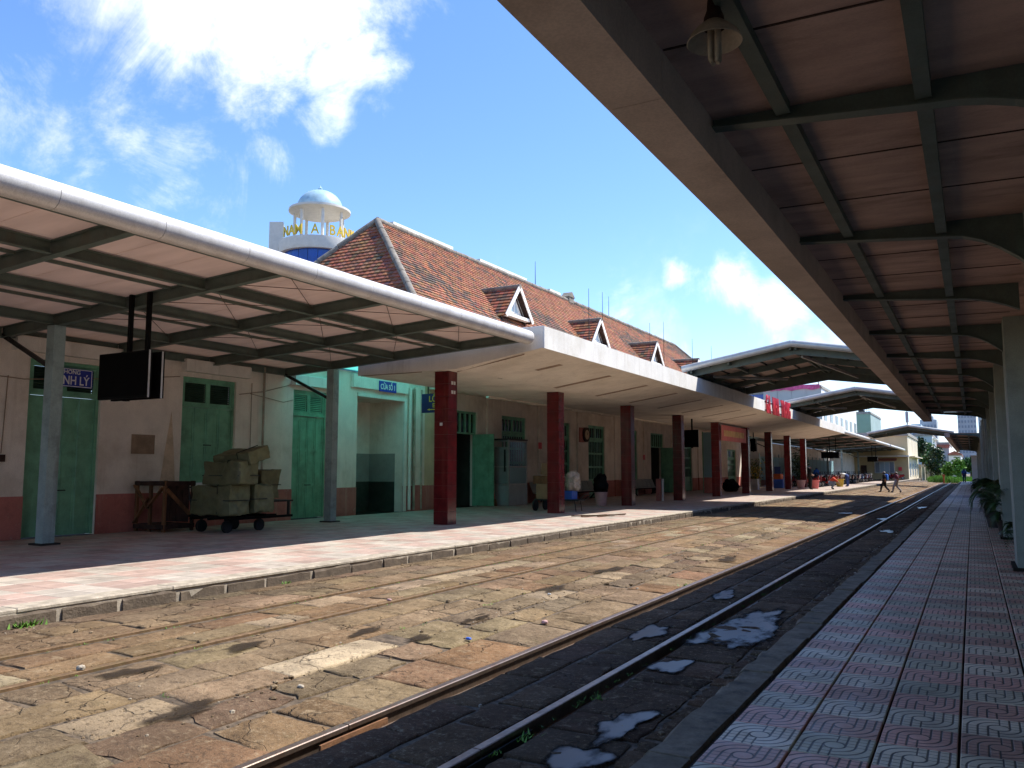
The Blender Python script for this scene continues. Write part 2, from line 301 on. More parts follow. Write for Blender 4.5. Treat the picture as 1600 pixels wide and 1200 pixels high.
# ------------------------------------------------------------------ mesh helpers
ORG = {}
def V(*a): return Vector(a)
class MB:
    def __init__(s): s.v = []; s.f = []; s.mi = []; s.tint = []; s.uv = []; s.cur = 0; s.curt = None; s.has_uv = False
    def add(s, verts, faces, uvs=None):
        b = len(s.v); s.v += [Vector(p) for p in verts]
        for i, f in enumerate(faces):
            s.f.append([b + k for k in f]); s.mi.append(s.cur); s.tint.append(s.curt); s.uv.append(uvs[i] if uvs else None)
        if uvs: s.has_uv = True
        return s
    def box(s, x0, x1, y0, y1, z0, z1):
        x0, x1 = min(x0, x1), max(x0, x1); y0, y1 = min(y0, y1), max(y0, y1); z0, z1 = min(z0, z1), max(z0, z1)
        return s.add([(x0, y0, z0), (x1, y0, z0), (x1, y1, z0), (x0, y1, z0), (x0, y0, z1), (x1, y0, z1), (x1, y1, z1), (x0, y1, z1)],
              [(0, 3, 2, 1), (4, 5, 6, 7), (0, 1, 5, 4), (1, 2, 6, 5), (2, 3, 7, 6), (3, 0, 4, 7)])
    def cbox(s, x0, x1, y0, y1, z0, z1, c=.01):
        """box with chamfered vertical/top edges"""
        x0, x1 = min(x0, x1), max(x0, x1); y0, y1 = min(y0, y1), max(y0, y1)
        vs = [(x0, y0, z0), (x1, y0, z0), (x1, y1, z0), (x0, y1, z0), (x0, y0, z1 - c), (x1, y0, z1 - c), (x1, y1, z1 - c), (x0, y1, z1 - c), (x0 + c, y0 + c, z1), (x1 - c, y0 + c, z1), (x1 - c, y1 - c, z1), (x0 + c, y1 - c, z1)]
        return s.add(vs, [(0, 3, 2, 1), (8, 9, 10, 11), (0, 1, 5, 4), (1, 2, 6, 5), (2, 3, 7, 6), (3, 0, 4, 7), (4, 5, 9, 8), (5, 6, 10, 9), (6, 7, 11, 10), (7, 4, 8, 11)])
    def bar(s, p, q, w, h, up=(0, 0, 1)):
        p = Vector(p); q = Vector(q); d = (q - p).normalized(); up = Vector(up); r = d.cross(up)
        if r.length < 1e-5: r = d.cross(Vector((1, 0, 0)))
        r.normalize(); u = r.cross(d).normalized(); r = r * w / 2; u = u * h / 2
        vs = [p - r - u, p + r - u, p + r + u, p - r + u, q - r - u, q + r - u, q + r + u, q - r + u]
        return s.add(vs, [(0, 1, 2, 3), (7, 6, 5, 4), (0, 4, 5, 1), (1, 5, 6, 2), (2, 6, 7, 3), (3, 7, 4, 0)])
    def tube(s, p, q, r0, r1=None, n=10, caps=True):
        return s.path([p, q], [r0, r0 if r1 is None else r1], n, caps)
    def path(s, pts, rad, n=8, caps=True):
        pts = [Vector(p) for p in pts]; N = len(pts)
        if not isinstance(rad, (list, tuple)): rad = [rad] * N
        b = len(s.v); vs = []; ref = None
        for i, p in enumerate(pts):
            d = (pts[min(i + 1, N - 1)] - pts[max(i - 1, 0)]).normalized()
            if ref is None or abs(d.dot(ref)) > .95: ref = Vector((0, 0, 1)) if abs(d.z) < .9 else Vector((1, 0, 0))
            a = d.cross(ref).normalized(); c = a.cross(d).normalized()
            for k in range(n):
                t = 2 * math.pi * k / n; vs.append(p + (a * math.cos(t) + c * math.sin(t)) * rad[i])
        fs = [(i * n + k, i * n + (k + 1) % n, (i + 1) * n + (k + 1) % n, (i + 1) * n + k) for i in range(N - 1) for k in range(n)]
        if caps: fs += [tuple(range(n))[::-1], tuple((N - 1) * n + k for k in range(n))]
        return s.add(vs, fs)
    def prism(s, poly, vec):
        poly = [Vector(p) for p in poly]; vec = Vector(vec); n = len(poly)
        vs = poly + [p + vec for p in poly]
        return s.add(vs, [tuple(range(n))[::-1], tuple(range(n, 2 * n))] + [(i, (i + 1) % n, n + (i + 1) % n, n + i) for i in range(n)])
    def lathe(s, c, prof, n=20, a0=0, a1=2 * math.pi):
        c = Vector(c); full = abs(a1 - a0 - 2 * math.pi) < 1e-6; m = n if full else n + 1; vs = []
        for r, z in prof:
            for k in range(m):
                t = a0 + (a1 - a0) * k / n; vs.append(c + Vector((r * math.cos(t), r * math.sin(t), z)))
        fs = []
        for i in range(len(prof) - 1):
            for k in range(n if full else n):
                k2 = (k + 1) % m if full else k + 1
                fs.append((i * m + k, i * m + k2, (i + 1) * m + k2, (i + 1) * m + k))
        return s.add(vs, fs)
    def quad(s, *p): return s.add(p, [tuple(range(len(p)))])
    def mesh(s, name, mats, off, smooth=None):
        me = bpy.data.meshes.new(name); me.from_pydata([tuple(p - off) for p in s.v], [], s.f)
        for m in (mats if isinstance(mats, (list, tuple)) else [mats]): me.materials.append(M[m] if isinstance(m, str) else m)
        me.polygons.foreach_set('material_index', s.mi)
        if any(t is not None for t in s.tint):
            ca = me.color_attributes.new('tint', 'FLOAT_COLOR', 'CORNER'); buf = []
            for f, t in zip(s.f, s.tint):
                t = t or (1, 1, 1); buf += [t[0], t[1], t[2], 1.] * len(f)
            ca.data.foreach_set('color', buf)
        if s.has_uv:
            ul = me.uv_layers.new(name='UVMap'); buf = []
            for f, u in zip(s.f, s.uv):
                for k in range(len(f)): buf += list(u[k]) if u else [0, 0]
            ul.data.foreach_set('uv', buf)
        if smooth is not None:
            me.polygons.foreach_set('use_smooth', [True] * len(s.f)); me.update(); me.set_sharp_from_angle(angle=R(smooth))
        me.update(); return me
    def build(s, name, mats, parent=None, smooth=None, org=None):
        xs = [p.x for p in s.v]; ys = [p.y for p in s.v]; zs = [p.z for p in s.v]
        c = Vector(((min(xs) + max(xs)) / 2, (min(ys) + max(ys)) / 2, min(zs) if parent is None else (min(zs) + max(zs)) / 2))
        if org is not None: c = Vector(org)
        o = bpy.data.objects.new(name, s.mesh(name, mats, c, smooth)); COL.objects.link(o)
        if parent is not None: o.parent = parent; o.location = c - ORG[parent.name]
        else: o.location = c
        ORG[o.name] = c; return o
def tag(o, label=None, cat=None, group=None, kind=None):
    if label: o['label'] = label
    if cat: o['category'] = cat
    if group: o['group'] = group
    if kind: o['kind'] = kind
    return o
def thing(name, loc, label, cat, group=None):
    o = bpy.data.objects.new(name, None); COL.objects.link(o); o.location = loc; o.empty_display_size = .2; ORG[o.name] = Vector(loc)
    return tag(o, label, cat, group)
def inst(src, parent, world, name=None, rot=None):
    """copy of a part, sharing its mesh, placed at a world point"""
    o = src.copy(); COL.objects.link(o); o.parent = parent; o.location = Vector(world) - (ORG[parent.name] if parent else Vector())
    if name: o.name = name
    if rot is not None: o.rotation_euler = rot
    ORG[o.name] = Vector(world); return o
def copy_tree(root, loc, rotz=None, parent=None, **tags):
    c = root.copy(); COL.objects.link(c); c.parent = parent
    if loc is not None: c.location = loc
    if rotz is not None: c.rotation_euler = (0, 0, rotz)
    for ch in list(root.children):
        d = ch.copy(); COL.objects.link(d); d.parent = c
        for gg in list(ch.children):
            e = gg.copy(); COL.objects.link(e); e.parent = d
    tag(c, **tags); return c
def text(name, body, size, ext, material, parent, world, rot, align='CENTER', sx=1., bold=0.):
    cu = bpy.data.curves.new(name, 'FONT'); cu.body = body; cu.size = size; cu.extrude = ext; cu.align_x = align; cu.align_y = 'CENTER'; cu.offset = bold
    tmp = bpy.data.objects.new('tmp', cu); COL.objects.link(tmp)
    me = bpy.data.meshes.new_from_object(tmp.evaluated_get(bpy.context.evaluated_depsgraph_get())); bpy.data.objects.remove(tmp); bpy.data.curves.remove(cu)
    me.name = name; me.materials.clear(); me.materials.append(M[material])
    o = bpy.data.objects.new(name, me); COL.objects.link(o); o.rotation_euler = rot; o.scale = (sx, 1, 1)
    o.parent = parent; o.location = Vector(world) - (ORG[parent.name] if parent else Vector()); ORG[o.name] = Vector(world); return o
FX = (R(90), 0, R(90))      # lettering that faces +X
FY = (R(90), 0, 0)          # lettering that faces -Y
# ================================================================== ground, tracks, platforms
ZL = .31       # left platform
ZR = .25       # right platform
def gz(x):      # cross fall of the paved yard
    return 0. if x > -3.95 else (.13 if x < -6.2 else .13 * (-3.95 - x) / 2.25)
mb = MB(); mb.quad((-900, -300, -.2), (900, -300, -.2), (900, 1500, -.2), (-900, 1500, -.2))
tag(mb.build('ground', 'ground'), 'bare brown ground round the station', None, kind='structure')
mb = MB(); xs = [-8.9, -8.4, -7.4, -6.2, -5.5, -4.7, -3.95, -3.88, -3.845, -3.69, -3.66, -3.2, -2.91, -2.88, -2.64, -2.61, -2.4, -1.55]; ys = [-4, 40, 90, 150]; dip = {-3.845: .09, -3.69: .09, -2.88: .10, -2.64: .10}
for i in range(len(xs) - 1):
    for j in range(len(ys) - 1):
        a, b = xs[i], xs[i + 1]; za = gz(a) - .016 - dip.get(a, 0); zb = gz(b) - .016 - dip.get(b, 0); mb.quad((a, ys[j], za), (b, ys[j], zb), (b, ys[j + 1], zb), (a, ys[j + 1], za))
bed = mb.build('track_bed', 'soil'); tag(bed, 'dark soil bed of the two tracks', None, kind='structure')

def stone(mb, x0, x1, y0, y1, seed, rough=0., tint=(.3, .2, .1), lift=0., n=4):
    """one flat paving stone: ragged outline, worn rounded edge, slightly tilted"""
    r = random.Random(seed); pts = []
    cs = [(x0, y0), (x1, y0), (x1, y1), (x0, y1)]; cs = [(x + r.uniform(-.012, .012) * (1 + rough), y + r.uniform(-.028, .028) * (1 + rough)) for x, y in cs]
    for i in range(4):
        a, b = cs[i], cs[(i + 1) % 4]
        for k in range(n):
            t = k / n; j = .008 * (1 + 1.8 * rough)
            pts.append((a[0] + (b[0] - a[0]) * t + r.uniform(-j, j), a[1] + (b[1] - a[1]) * t + r.uniform(-j, j)))
    cx = sum(p[0] for p in pts) / len(pts); cy = sum(p[1] for p in pts) / len(pts); tx = r.uniform(-.008, .008) * (1 + rough); ty = r.uniform(-.004, .004) * (1 + rough); dz = r.uniform(-.003, .003) * (1 + 1.2 * rough) + lift
    z = lambda x, y: gz(x) + dz + tx * (x - cx) + ty * (y - cy)
    N = len(pts); vs = []
    rings = [(1.0, -.09), (1.0, -.020 - .006 * rough), (.985, -.007), (.95 - .02 * rough, .0), (.5, r.uniform(.0, .006) + .006 * rough)]
    for s, d in rings:
        for (x, y) in pts:
            xx = cx + (x - cx) * s; yy = cy + (y - cy) * s; vs.append((xx, yy, z(xx, yy) + d + (r.uniform(-.004, .004) * (.5 + 1.6 * rough) if s < .99 else 0)))
    vs.append((cx, cy, z(cx, cy) + .004)); fs = []
    for q in range(len(rings) - 1):
        for k in range(N): fs.append((q * N + k, q * N + (k + 1) % N, (q + 1) * N + (k + 1) % N, (q + 1) * N + k))
    b = (len(rings) - 1) * N; fs += [(b + k, b + (k + 1) % N, len(vs) - 1) for k in range(N)]
    mb.curt = tint; mb.add(vs, fs)
BR = (.210, .136, .078); TAN = (.235, .168, .102); PALE = (.32, .245, .16); DK = (.150, .103, .065); RUST = (.215, .130, .072); GR = (.180, .133, .085)
DK_WET_SHADE = (.092, .055, .033); BR_WET_SHADE = (.130, .078, .045);  # near rows: oily wet stone, with the canopy's shade deepened in the tint
rows = [  # x0, x1, length, roughness, tints
    (-1.98, -1.70, .33, 1.0, [DK_WET_SHADE, DK_WET_SHADE, BR_WET_SHADE]), (-2.63, -2.01, .62, .45, [DK_WET_SHADE, BR_WET_SHADE, DK_WET_SHADE]),
    (-3.27, -2.89, .72, .7, [DK_WET_SHADE, BR_WET_SHADE, DK_WET_SHADE]), (-3.67, -3.31, .80, .5, [BR_WET_SHADE, BR_WET_SHADE, DK_WET_SHADE]),
    (-4.50, -3.93, .95, .45, [RUST, BR, RUST, TAN]), (-4.93, -4.54, .72, 1.0, [DK, GR, TAN]), (-5.38, -4.97, .80, .9, [GR, DK, TAN, PALE]),
    (-5.83, -5.42, .95, .35, [TAN, BR, TAN]), (-6.27, -5.86, .98, .25, [TAN, BR, TAN]),
    (-6.90, -6.53, .80, .3, [RUST, BR, TAN, PALE]), (-7.33, -6.93, .85, .3, [RUST, BR, BR, PALE]),
    (-8.00, -7.60, .95, .3, [TAN, BR, GR]), (-8.46, -8.03, 1.0, .35, [GR, TAN, DK]), (-8.74, -8.49, .9, .6, [DK, GR])]
alls = []
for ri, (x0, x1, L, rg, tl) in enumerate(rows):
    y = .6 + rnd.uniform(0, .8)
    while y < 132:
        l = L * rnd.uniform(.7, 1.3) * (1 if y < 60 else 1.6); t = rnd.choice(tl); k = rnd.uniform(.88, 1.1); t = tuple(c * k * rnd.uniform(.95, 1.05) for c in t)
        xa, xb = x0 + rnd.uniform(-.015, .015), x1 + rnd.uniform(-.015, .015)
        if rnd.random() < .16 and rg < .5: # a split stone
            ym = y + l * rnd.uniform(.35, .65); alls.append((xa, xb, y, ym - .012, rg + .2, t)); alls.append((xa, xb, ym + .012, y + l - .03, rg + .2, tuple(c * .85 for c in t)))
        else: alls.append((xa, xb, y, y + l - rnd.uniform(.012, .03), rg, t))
        y += l
alls = [s for s in alls if not (-5.45 < (s[0] + s[1]) / 2 < -4.9 and 5.0 < (s[2] + s[3]) / 2 < 6.9)]
def shows(s):   # rough size in the photograph
    x = (s[0] + s[1]) / 2; y = (s[2] + s[3]) / 2; dpt = -x * .482 + y * .876; sd = x * .876 + y * .482
    if dpt < .5 or abs(sd / dpt) > .68 or 1.75 / dpt > .60: return 0
    return (s[1] - s[0]) * (s[3] - s[2]) * 1.7 / dpt ** 3
order = sorted(range(len(alls)), key=lambda i: -shows(alls[i])); own = set(order[:300])
rest = MB()
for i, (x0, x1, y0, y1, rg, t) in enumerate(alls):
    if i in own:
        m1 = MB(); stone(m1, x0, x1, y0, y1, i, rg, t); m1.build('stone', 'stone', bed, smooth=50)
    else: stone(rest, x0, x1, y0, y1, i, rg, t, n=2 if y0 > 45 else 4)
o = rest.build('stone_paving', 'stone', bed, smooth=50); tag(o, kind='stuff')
# the one bleached slab with holes
pl = MB(); stone(pl, -5.38, -4.96, 5.3, 6.7, 991, .3, (.50, .40, .27), .012); so_ = pl.build('stone', 'stone', bed, smooth=50); tag(so_, 'pale bleached slab lying on the worn stones')
# pebbles and crumbs
mb = MB()
for i in range(2600):
    x = rnd.choice([rnd.uniform(-8.7, -1.7), rnd.gauss(-4.95, .3), rnd.gauss(-4.95, .3), rnd.gauss(-8.5, .2), rnd.gauss(-1.85, .12)]); y = rnd.uniform(2.5, 30); s = rnd.uniform(.004, .014) * (1 + (rnd.random() < .06) * 1.2)
    if not -8.75 < x < -1.68 or min(abs(x - q) for q in (-2.757, -3.79, -6.4, -7.47)) < .06: continue
    c = Vector((x, y, gz(x) + s * .35)); mb.curt = rnd.choice([(.33, .25, .16), (.26, .19, .115), (.16, .115, .07), (.11, .08, .05)]) if rnd.random() < .93 else (.5, .44, .35)
    vs = [c + Vector((math.cos(a) * s * rnd.uniform(.7, 1.3), math.sin(a) * s * rnd.uniform(.7, 1.3), h * s)) for h in (-.5, .25) for a in (0, 1.26, 2.51, 3.77, 5.03)] + [c + Vector((0, 0, s * .7))]
    mb.add(vs, [(k, (k + 1) % 5, 5 + (k + 1) % 5, 5 + k) for k in range(5)] + [(5 + k, 5 + (k + 1) % 5, 10) for k in range(5)])
tag(mb.build('loose_pebbles', 'stone'), 'loose pebbles and crumbs of stone strewn over the paving', 'gravel', kind='stuff')

# moss and weed tufts in the joints
def tuft(mb, x, y, z, s, n, r):
    for _ in range(n):
        a = r.uniform(0, 6.28); b = Vector((x + r.gauss(0, s * .5), y + r.gauss(0, s * .8), z)); d = Vector((math.cos(a), math.sin(a), r.uniform(.4, 1.6))).normalized() * s * r.uniform(.5, 1.2); sd = Vector((-math.sin(a), math.cos(a), 0)) * s * .16
        mb.add([b - sd, b + sd, b + d], [(0, 1, 2)])
mb = MB(); r_ = random.Random(5)
for _ in range(150): y = r_.uniform(4, 40); tuft(mb, -7.40 + r_.gauss(0, .025), y, .12, .026, 5, r_)
for _ in range(60): tuft(mb, -6.32 + r_.gauss(0, .03), r_.uniform(4, 30), .12, .025, 5, r_)
for _ in range(60): tuft(mb, -5.39 + r_.gauss(0, .05), r_.uniform(4, 25), gz(-5.4), .03, 5, r_)
for _ in range(40): tuft(mb, -2.68, r_.uniform(4, 14), 0, .025, 6, r_)
for x, y, s, n in [(-8.72, 5.35, .09, 60), (-8.7, 9.1, .06, 30), (-3.9, 12.6, .06, 30), (-2.66, 5.0, .05, 30), (-2.6, 6.1, .05, 30)]: tuft(mb, x, y, gz(x), s, n, r_)
tag(mb.build('weed_tufts', 'leaf_bright'), 'small green weeds and moss growing along rails and joints', 'weeds', kind='stuff')

# rails
def rail(x, ztop, material, label, y0=-3, y1=150, low=False):
    t = thing('rail', (x, 0, ztop - .14), label, 'rail', 'rails of the two tracks')
    h = .033; prof = [(-h, -.005), (-h + .006, 0), (h - .006, 0), (h, -.005), (h, -.032), (.010, -.045), (.010, -.115), (.05, -.13), (.05, -.14), (-.05, -.14), (-.05, -.13), (-.010, -.115), (-.010, -.045), (-h, -.032)]
    ys = [y0, 4.55, 17.2, 42, 67, y1] if not low else [y0, 8.2, 32, 60, y1]
    for a, b in zip(ys, ys[1:]):
        m = MB(); m.prism([(x + px, a + .006, ztop + pz) for px, pz in prof], (0, b - a - .012, 0)); m.build('rail_length', material, t)
    return t
ra1 = rail(-2.757, .05, 'rail_bright', 'worn grey steel rail nearest the red and grey tiled platform')
ra2 = rail(-3.79, .05, 'rail_bright', 'brown shiny rail along the edge of the canopy shadow')
rail(-6.40, .142, 'rail_rust', 'low rusty rail nearer the middle of the sunlit yard', low=True)
rail(-7.47, .142, 'rail_rust', 'low rusty rail nearest the pink platform kerb', low=True)
m = MB(); m.box(-3.752, -3.735, 4.25, 4.95, -.045, .0); m.build('fishplate', 'rust', ra2)
m = MB(); m.box(-2.719, -2.705, 4.1, 5.2, -.06, .0); m.build('fishplate', 'dark_metal', ra1)

# puddles of rain water
def puddle(name_label, cx, cy, rx, ry, seed, z=None, nm='puddle', mm='water'):
    r = random.Random(seed); m = MB(); n = 36; ph = [r.uniform(0, 6.28) for _ in range(5)]; pts = []
    for k in range(n):
        t = 2 * math.pi * k / n; s = 1 + .22 * math.sin(2 * t + ph[0]) + .16 * math.sin(3 * t + ph[1]) + .12 * math.sin(5 * t + ph[2]) + .08 * math.sin(8 * t + ph[3])
        pts.append((cx + rx * s * math.cos(t), cy + ry * s * math.sin(t), (gz(cx) if z is None else z)))
    mid = [(cx + (x - cx) * .55, cy + (y - cy) * .55, z_) for x, y, z_ in pts]
    m.add(pts + mid + [(cx, cy, pts[0][2])], [(k, (k + 1) % n, n + (k + 1) % n, n + k) for k in range(n)] + [(n + k, n + (k + 1) % n, 2 * n) for k in range(n)]); o = m.build(nm, mm); tag(o, name_label, None, kind='structure')
    at = o.data.attributes.new('edge', 'FLOAT', 'POINT'); at.data.foreach_set('value', [-.9] * n + [.45] * n + [.8])
puddle('long rain puddle between grey rail and kerb', -2.30, 9.6, .42, 2.3, 3, .009); puddle('small puddle between the rails', -3.15, 8.8, .2, .8, 4, .011)
puddle('puddle on the stones by the kerb', -2.2, 5.55, .22, .55, 6, .011); puddle('puddle at the lower edge', -2.2, 4.8, .24, .42, 8, .010)
puddle('thin puddle between the rails', -3.15, 11.9, .22, .7, 10, .011); puddle('patch of water along the rail', -2.45, 7.4, .2, .5, 21, .010)
puddle('far puddle', -2.25, 26.5, .3, 1.0, 11, .011); puddle('far puddle', -2.9, 33.0, .3, 1.2, 12, .012); puddle('far puddle', -4.6, 36.0, .5, 1.1, 13, gz(-4.6) + .012); puddle('far puddle', -2.2, 44.0, .3, 1.6, 15, .012)

for k, (x, y, rx, ry) in enumerate([(-5.55, 6.95, .13, .42), (-4.98, 7.1, .13, .33), (-5.05, 8.35, .14, .42), (-6.05, 4.55, .16, .4), (-6.0, 5.75, .16, .42), (-5.3, 10.8, .2, .6), (-5.4, 13.2, .25, .7), (-4.3, 16.5, .25, 1.0), (-4.95, 4.2, .2, .4)]):
    puddle('dark damp stain on the sunlit stones', x, y, rx, ry, 40 + k, gz(x) + .0135, 'damp_stain', 'stain')

# ------------------------------------------------ right platform
mb = MB(); mb.box(-1.36, 6, -3, 131, -.2, ZR - .02); pr = mb.build('platform', 'plat_base'); tag(pr, 'low platform on the right, paved with patterned cement tiles', None, kind='structure')
T = .4
def tile_geo(mb, x, y, s=.394, t=.02, z=ZR, tint=(1, 1, 1), nx_=.0045):
    h = s / 2; c = .004; mb.curt = tint; g = h - nx_
    vs = [(x - g, y - h, z - t), (x + g, y - h, z - t), (x + g, y + h, z - t), (x - g, y + h, z - t), (x - g, y - h, z - c), (x + g, y - h, z - c), (x + g, y + h, z - c), (x - g, y + h, z - c), (x - g + c, y - h + c, z), (x + g - c, y - h + c, z), (x + g - c, y + h - c, z), (x - g + c, y + h - c, z)]
    z4 = [(0, 0)] * 4
    mb.add(vs, [(8, 9, 10, 11), (4, 5, 9, 8), (5, 6, 10, 9), (6, 7, 11, 10), (7, 4, 8, 11), (0, 1, 5, 4), (1, 2, 6, 5), (2, 3, 7, 6), (3, 0, 4, 7)], [[(0, 0), (1, 0), (1, 1), (0, 1)]] + [z4] * 8)
proto = {}
for k, mm in enumerate(['tile_pink', 'tile_grey', 'tile_red']):
    for s_ in range(4):
        m = MB(); f = .74 + .12 * s_; tile_geo(m, 0, 0, z=.02, t=.02, tint=(f, f * (1.02 - .02 * s_), f)); proto[(k, s_)] = m.mesh('tile', mm, Vector((0, 0, 0)))
restm = [MB(), MB(), MB()]; cnt = 0; cols = [-1.14 + T * i for i in range(0, 8)]
for j in range(0, 320):
    y = 2.2 + T * j
    for i, x in enumerate(cols):
        y2 = y + .012 * math.sin(i * 2.1) ; k = 2 if (35.2 < y < 38.7 or 52.4 < y < 57.6) else (j + (1 if i in (4, 5) else 0)) % 2
        vis = y > 3.6 and cnt < 300 and i < 6 and not (i == 5 and y < 9)
        s_ = rnd.randrange(4)
        if vis:
            o = bpy.data.objects.new('tile', proto[(k, s_)]); COL.objects.link(o); o.parent = pr; P = Vector((x, y2, ZR - .02 + rnd.uniform(-.0016, .0016))); o.location = P - ORG[pr.name]; o.rotation_euler = (rnd.uniform(-.004, .004), rnd.uniform(-.004, .004), rnd.uniform(-.004, .004)); cnt += 1
        elif y < 130: tile_geo(restm[k], x, y2, tint=(.74 + .12 * s_,) * 3)
for k, mm in enumerate(['tile_pink', 'tile_grey', 'tile_red']):
    tag(restm[k].build('tile_paving', mm, pr), kind='stuff')
kb = MB(); kb.box(-1.60, -1.37, -3, 131, -.2, .13); kr = kb.build('kerb', 'plat_base'); tag(kr, 'kerb of rough grey stones along the right platform', None, kind='structure')
y = 1.5
while y < 130:
    l = rnd.uniform(.5, .95) * (1 if y < 40 else 2.2); m = MB(); x0 = -1.64 + rnd.uniform(-.015, .015); x1 = -1.385 + rnd.uniform(-.01, .01); zt = ZR - .012 + rnd.uniform(-.012, .006)
    vs = []; n = 5; a, b = y + .006, y + l - .006
    for q in range(n):
        yy = a + (b - a) * q / (n - 1); e = rnd.uniform(-.012, .012); e2 = rnd.uniform(-.014, .01)
        vs += [(x0 + e, yy, -.06), (x0 + e, yy, zt - .03 + e2), (x0 + e + .03 + abs(e2), yy, zt + e2 * .5), (x1 - .012, yy, zt + rnd.uniform(-.006, .004)), (x1, yy, zt - .03), (x1, yy, -.06)]
    fs = [(q * 6 + k, q * 6 + k + 1, (q + 1) * 6 + k + 1, (q + 1) * 6 + k) for q in range(n - 1) for k in range(5)] + [tuple(range(6))[::-1], tuple((n - 1) * 6 + k for k in range(6))]
    m.add(vs, [f[::-1] for f in fs]); m.build('kerb_stone', 'kerb_grey', kr, smooth=35); y += l

# ------------------------------------------------ left platform
mb = MB(); mb.box(-19.8, -9.1, -6, 185, -.2, ZL - .015); pl_ = mb.build('platform', 'plat_base'); tag(pl_, 'station platform on the left paved with pink and pale tiles', None, kind='structure')
PINK = (.50, .36, .30); WHT = (.51, .445, .375)
cells = []
for i in range(21):
    x = -9.34 - .4 * i
    for j in range(0, 300):
        y = 3.0 + .4 * j
        k = ((i // 2) + (j // 2)) % 2; base = PINK if k else WHT; f = rnd.uniform(.85, 1.12)
        cells.append((x, y, tuple(c * f for c in base)))
def sh2(c):
    x, y, _ = c; dpt = -x * .482 + y * .876; sd = x * .876 + y * .482
    return 0 if dpt < 3 or abs(sd / dpt) > .63 else 1 / dpt ** 3
ids = sorted(range(len(cells)), key=lambda i: -sh2(cells[i])); own = set(ids[:300]); rm = MB()
for i, (x, y, t) in enumerate(cells):
    if i in own:
        m = MB(); tile_geo(m, x, y, s=.394, t=.015, z=ZL + rnd.uniform(-.001, .001), tint=t); m.build('tile', 'tile_left', pl_)
    else: tile_geo(rm, x, y, s=.394, t=.015, z=ZL, tint=t)
tag(rm.build('tile_paving', 'tile_left', pl_), kind='stuff')
kb = MB(); kb.box(-9.10, -8.818, -6, 185, -.2, .272); kl = kb.build('kerb', 'mortar'); tag(kl, 'dark stone kerb with pale mortar joints along the left platform', None, kind='structure')
y = 2.0; zt = .27
while y < 183:
    l = rnd.uniform(.62, .98) * (1 if y < 75 else 3); m = MB(); x1 = -8.80 + rnd.uniform(-.012, .012); g0 = .035
    vs = []; n = 5; a, b = y + g0, y + l - g0
    for q in range(n):
        yy = a + (b - a) * q / (n - 1); e = rnd.uniform(-.014, .014); zz = zt + rnd.uniform(-.02, .008)
        vs += [(-9.0, yy, .02), (-9.0, yy, zz), (x1 - .03 + e, yy, zz), (x1 + e, yy, zz - .035), (x1 + e + .01, yy, .02)]
    fs = [(q * 5 + k, q * 5 + k + 1, (q + 1) * 5 + k + 1, (q + 1) * 5 + k) for q in range(n - 1) for k in range(4)] + [tuple(range(5))[::-1], tuple((n - 1) * 5 + k for k in range(5))]
    m.add(vs, [f[::-1] for f in fs]); m.build('kerb_stone', 'kerb_dark', kl, smooth=35); y += l
y = -4.
while y < 183:
    l = rnd.uniform(1.6, 2.4) * (1 if y < 75 else 4); m = MB(); m.cbox(-9.13, -8.805 + rnd.uniform(-.012, .008), y, y + l - .008, .276, ZL + .004, .012); m.build('coping', 'mortar', kl); y += l
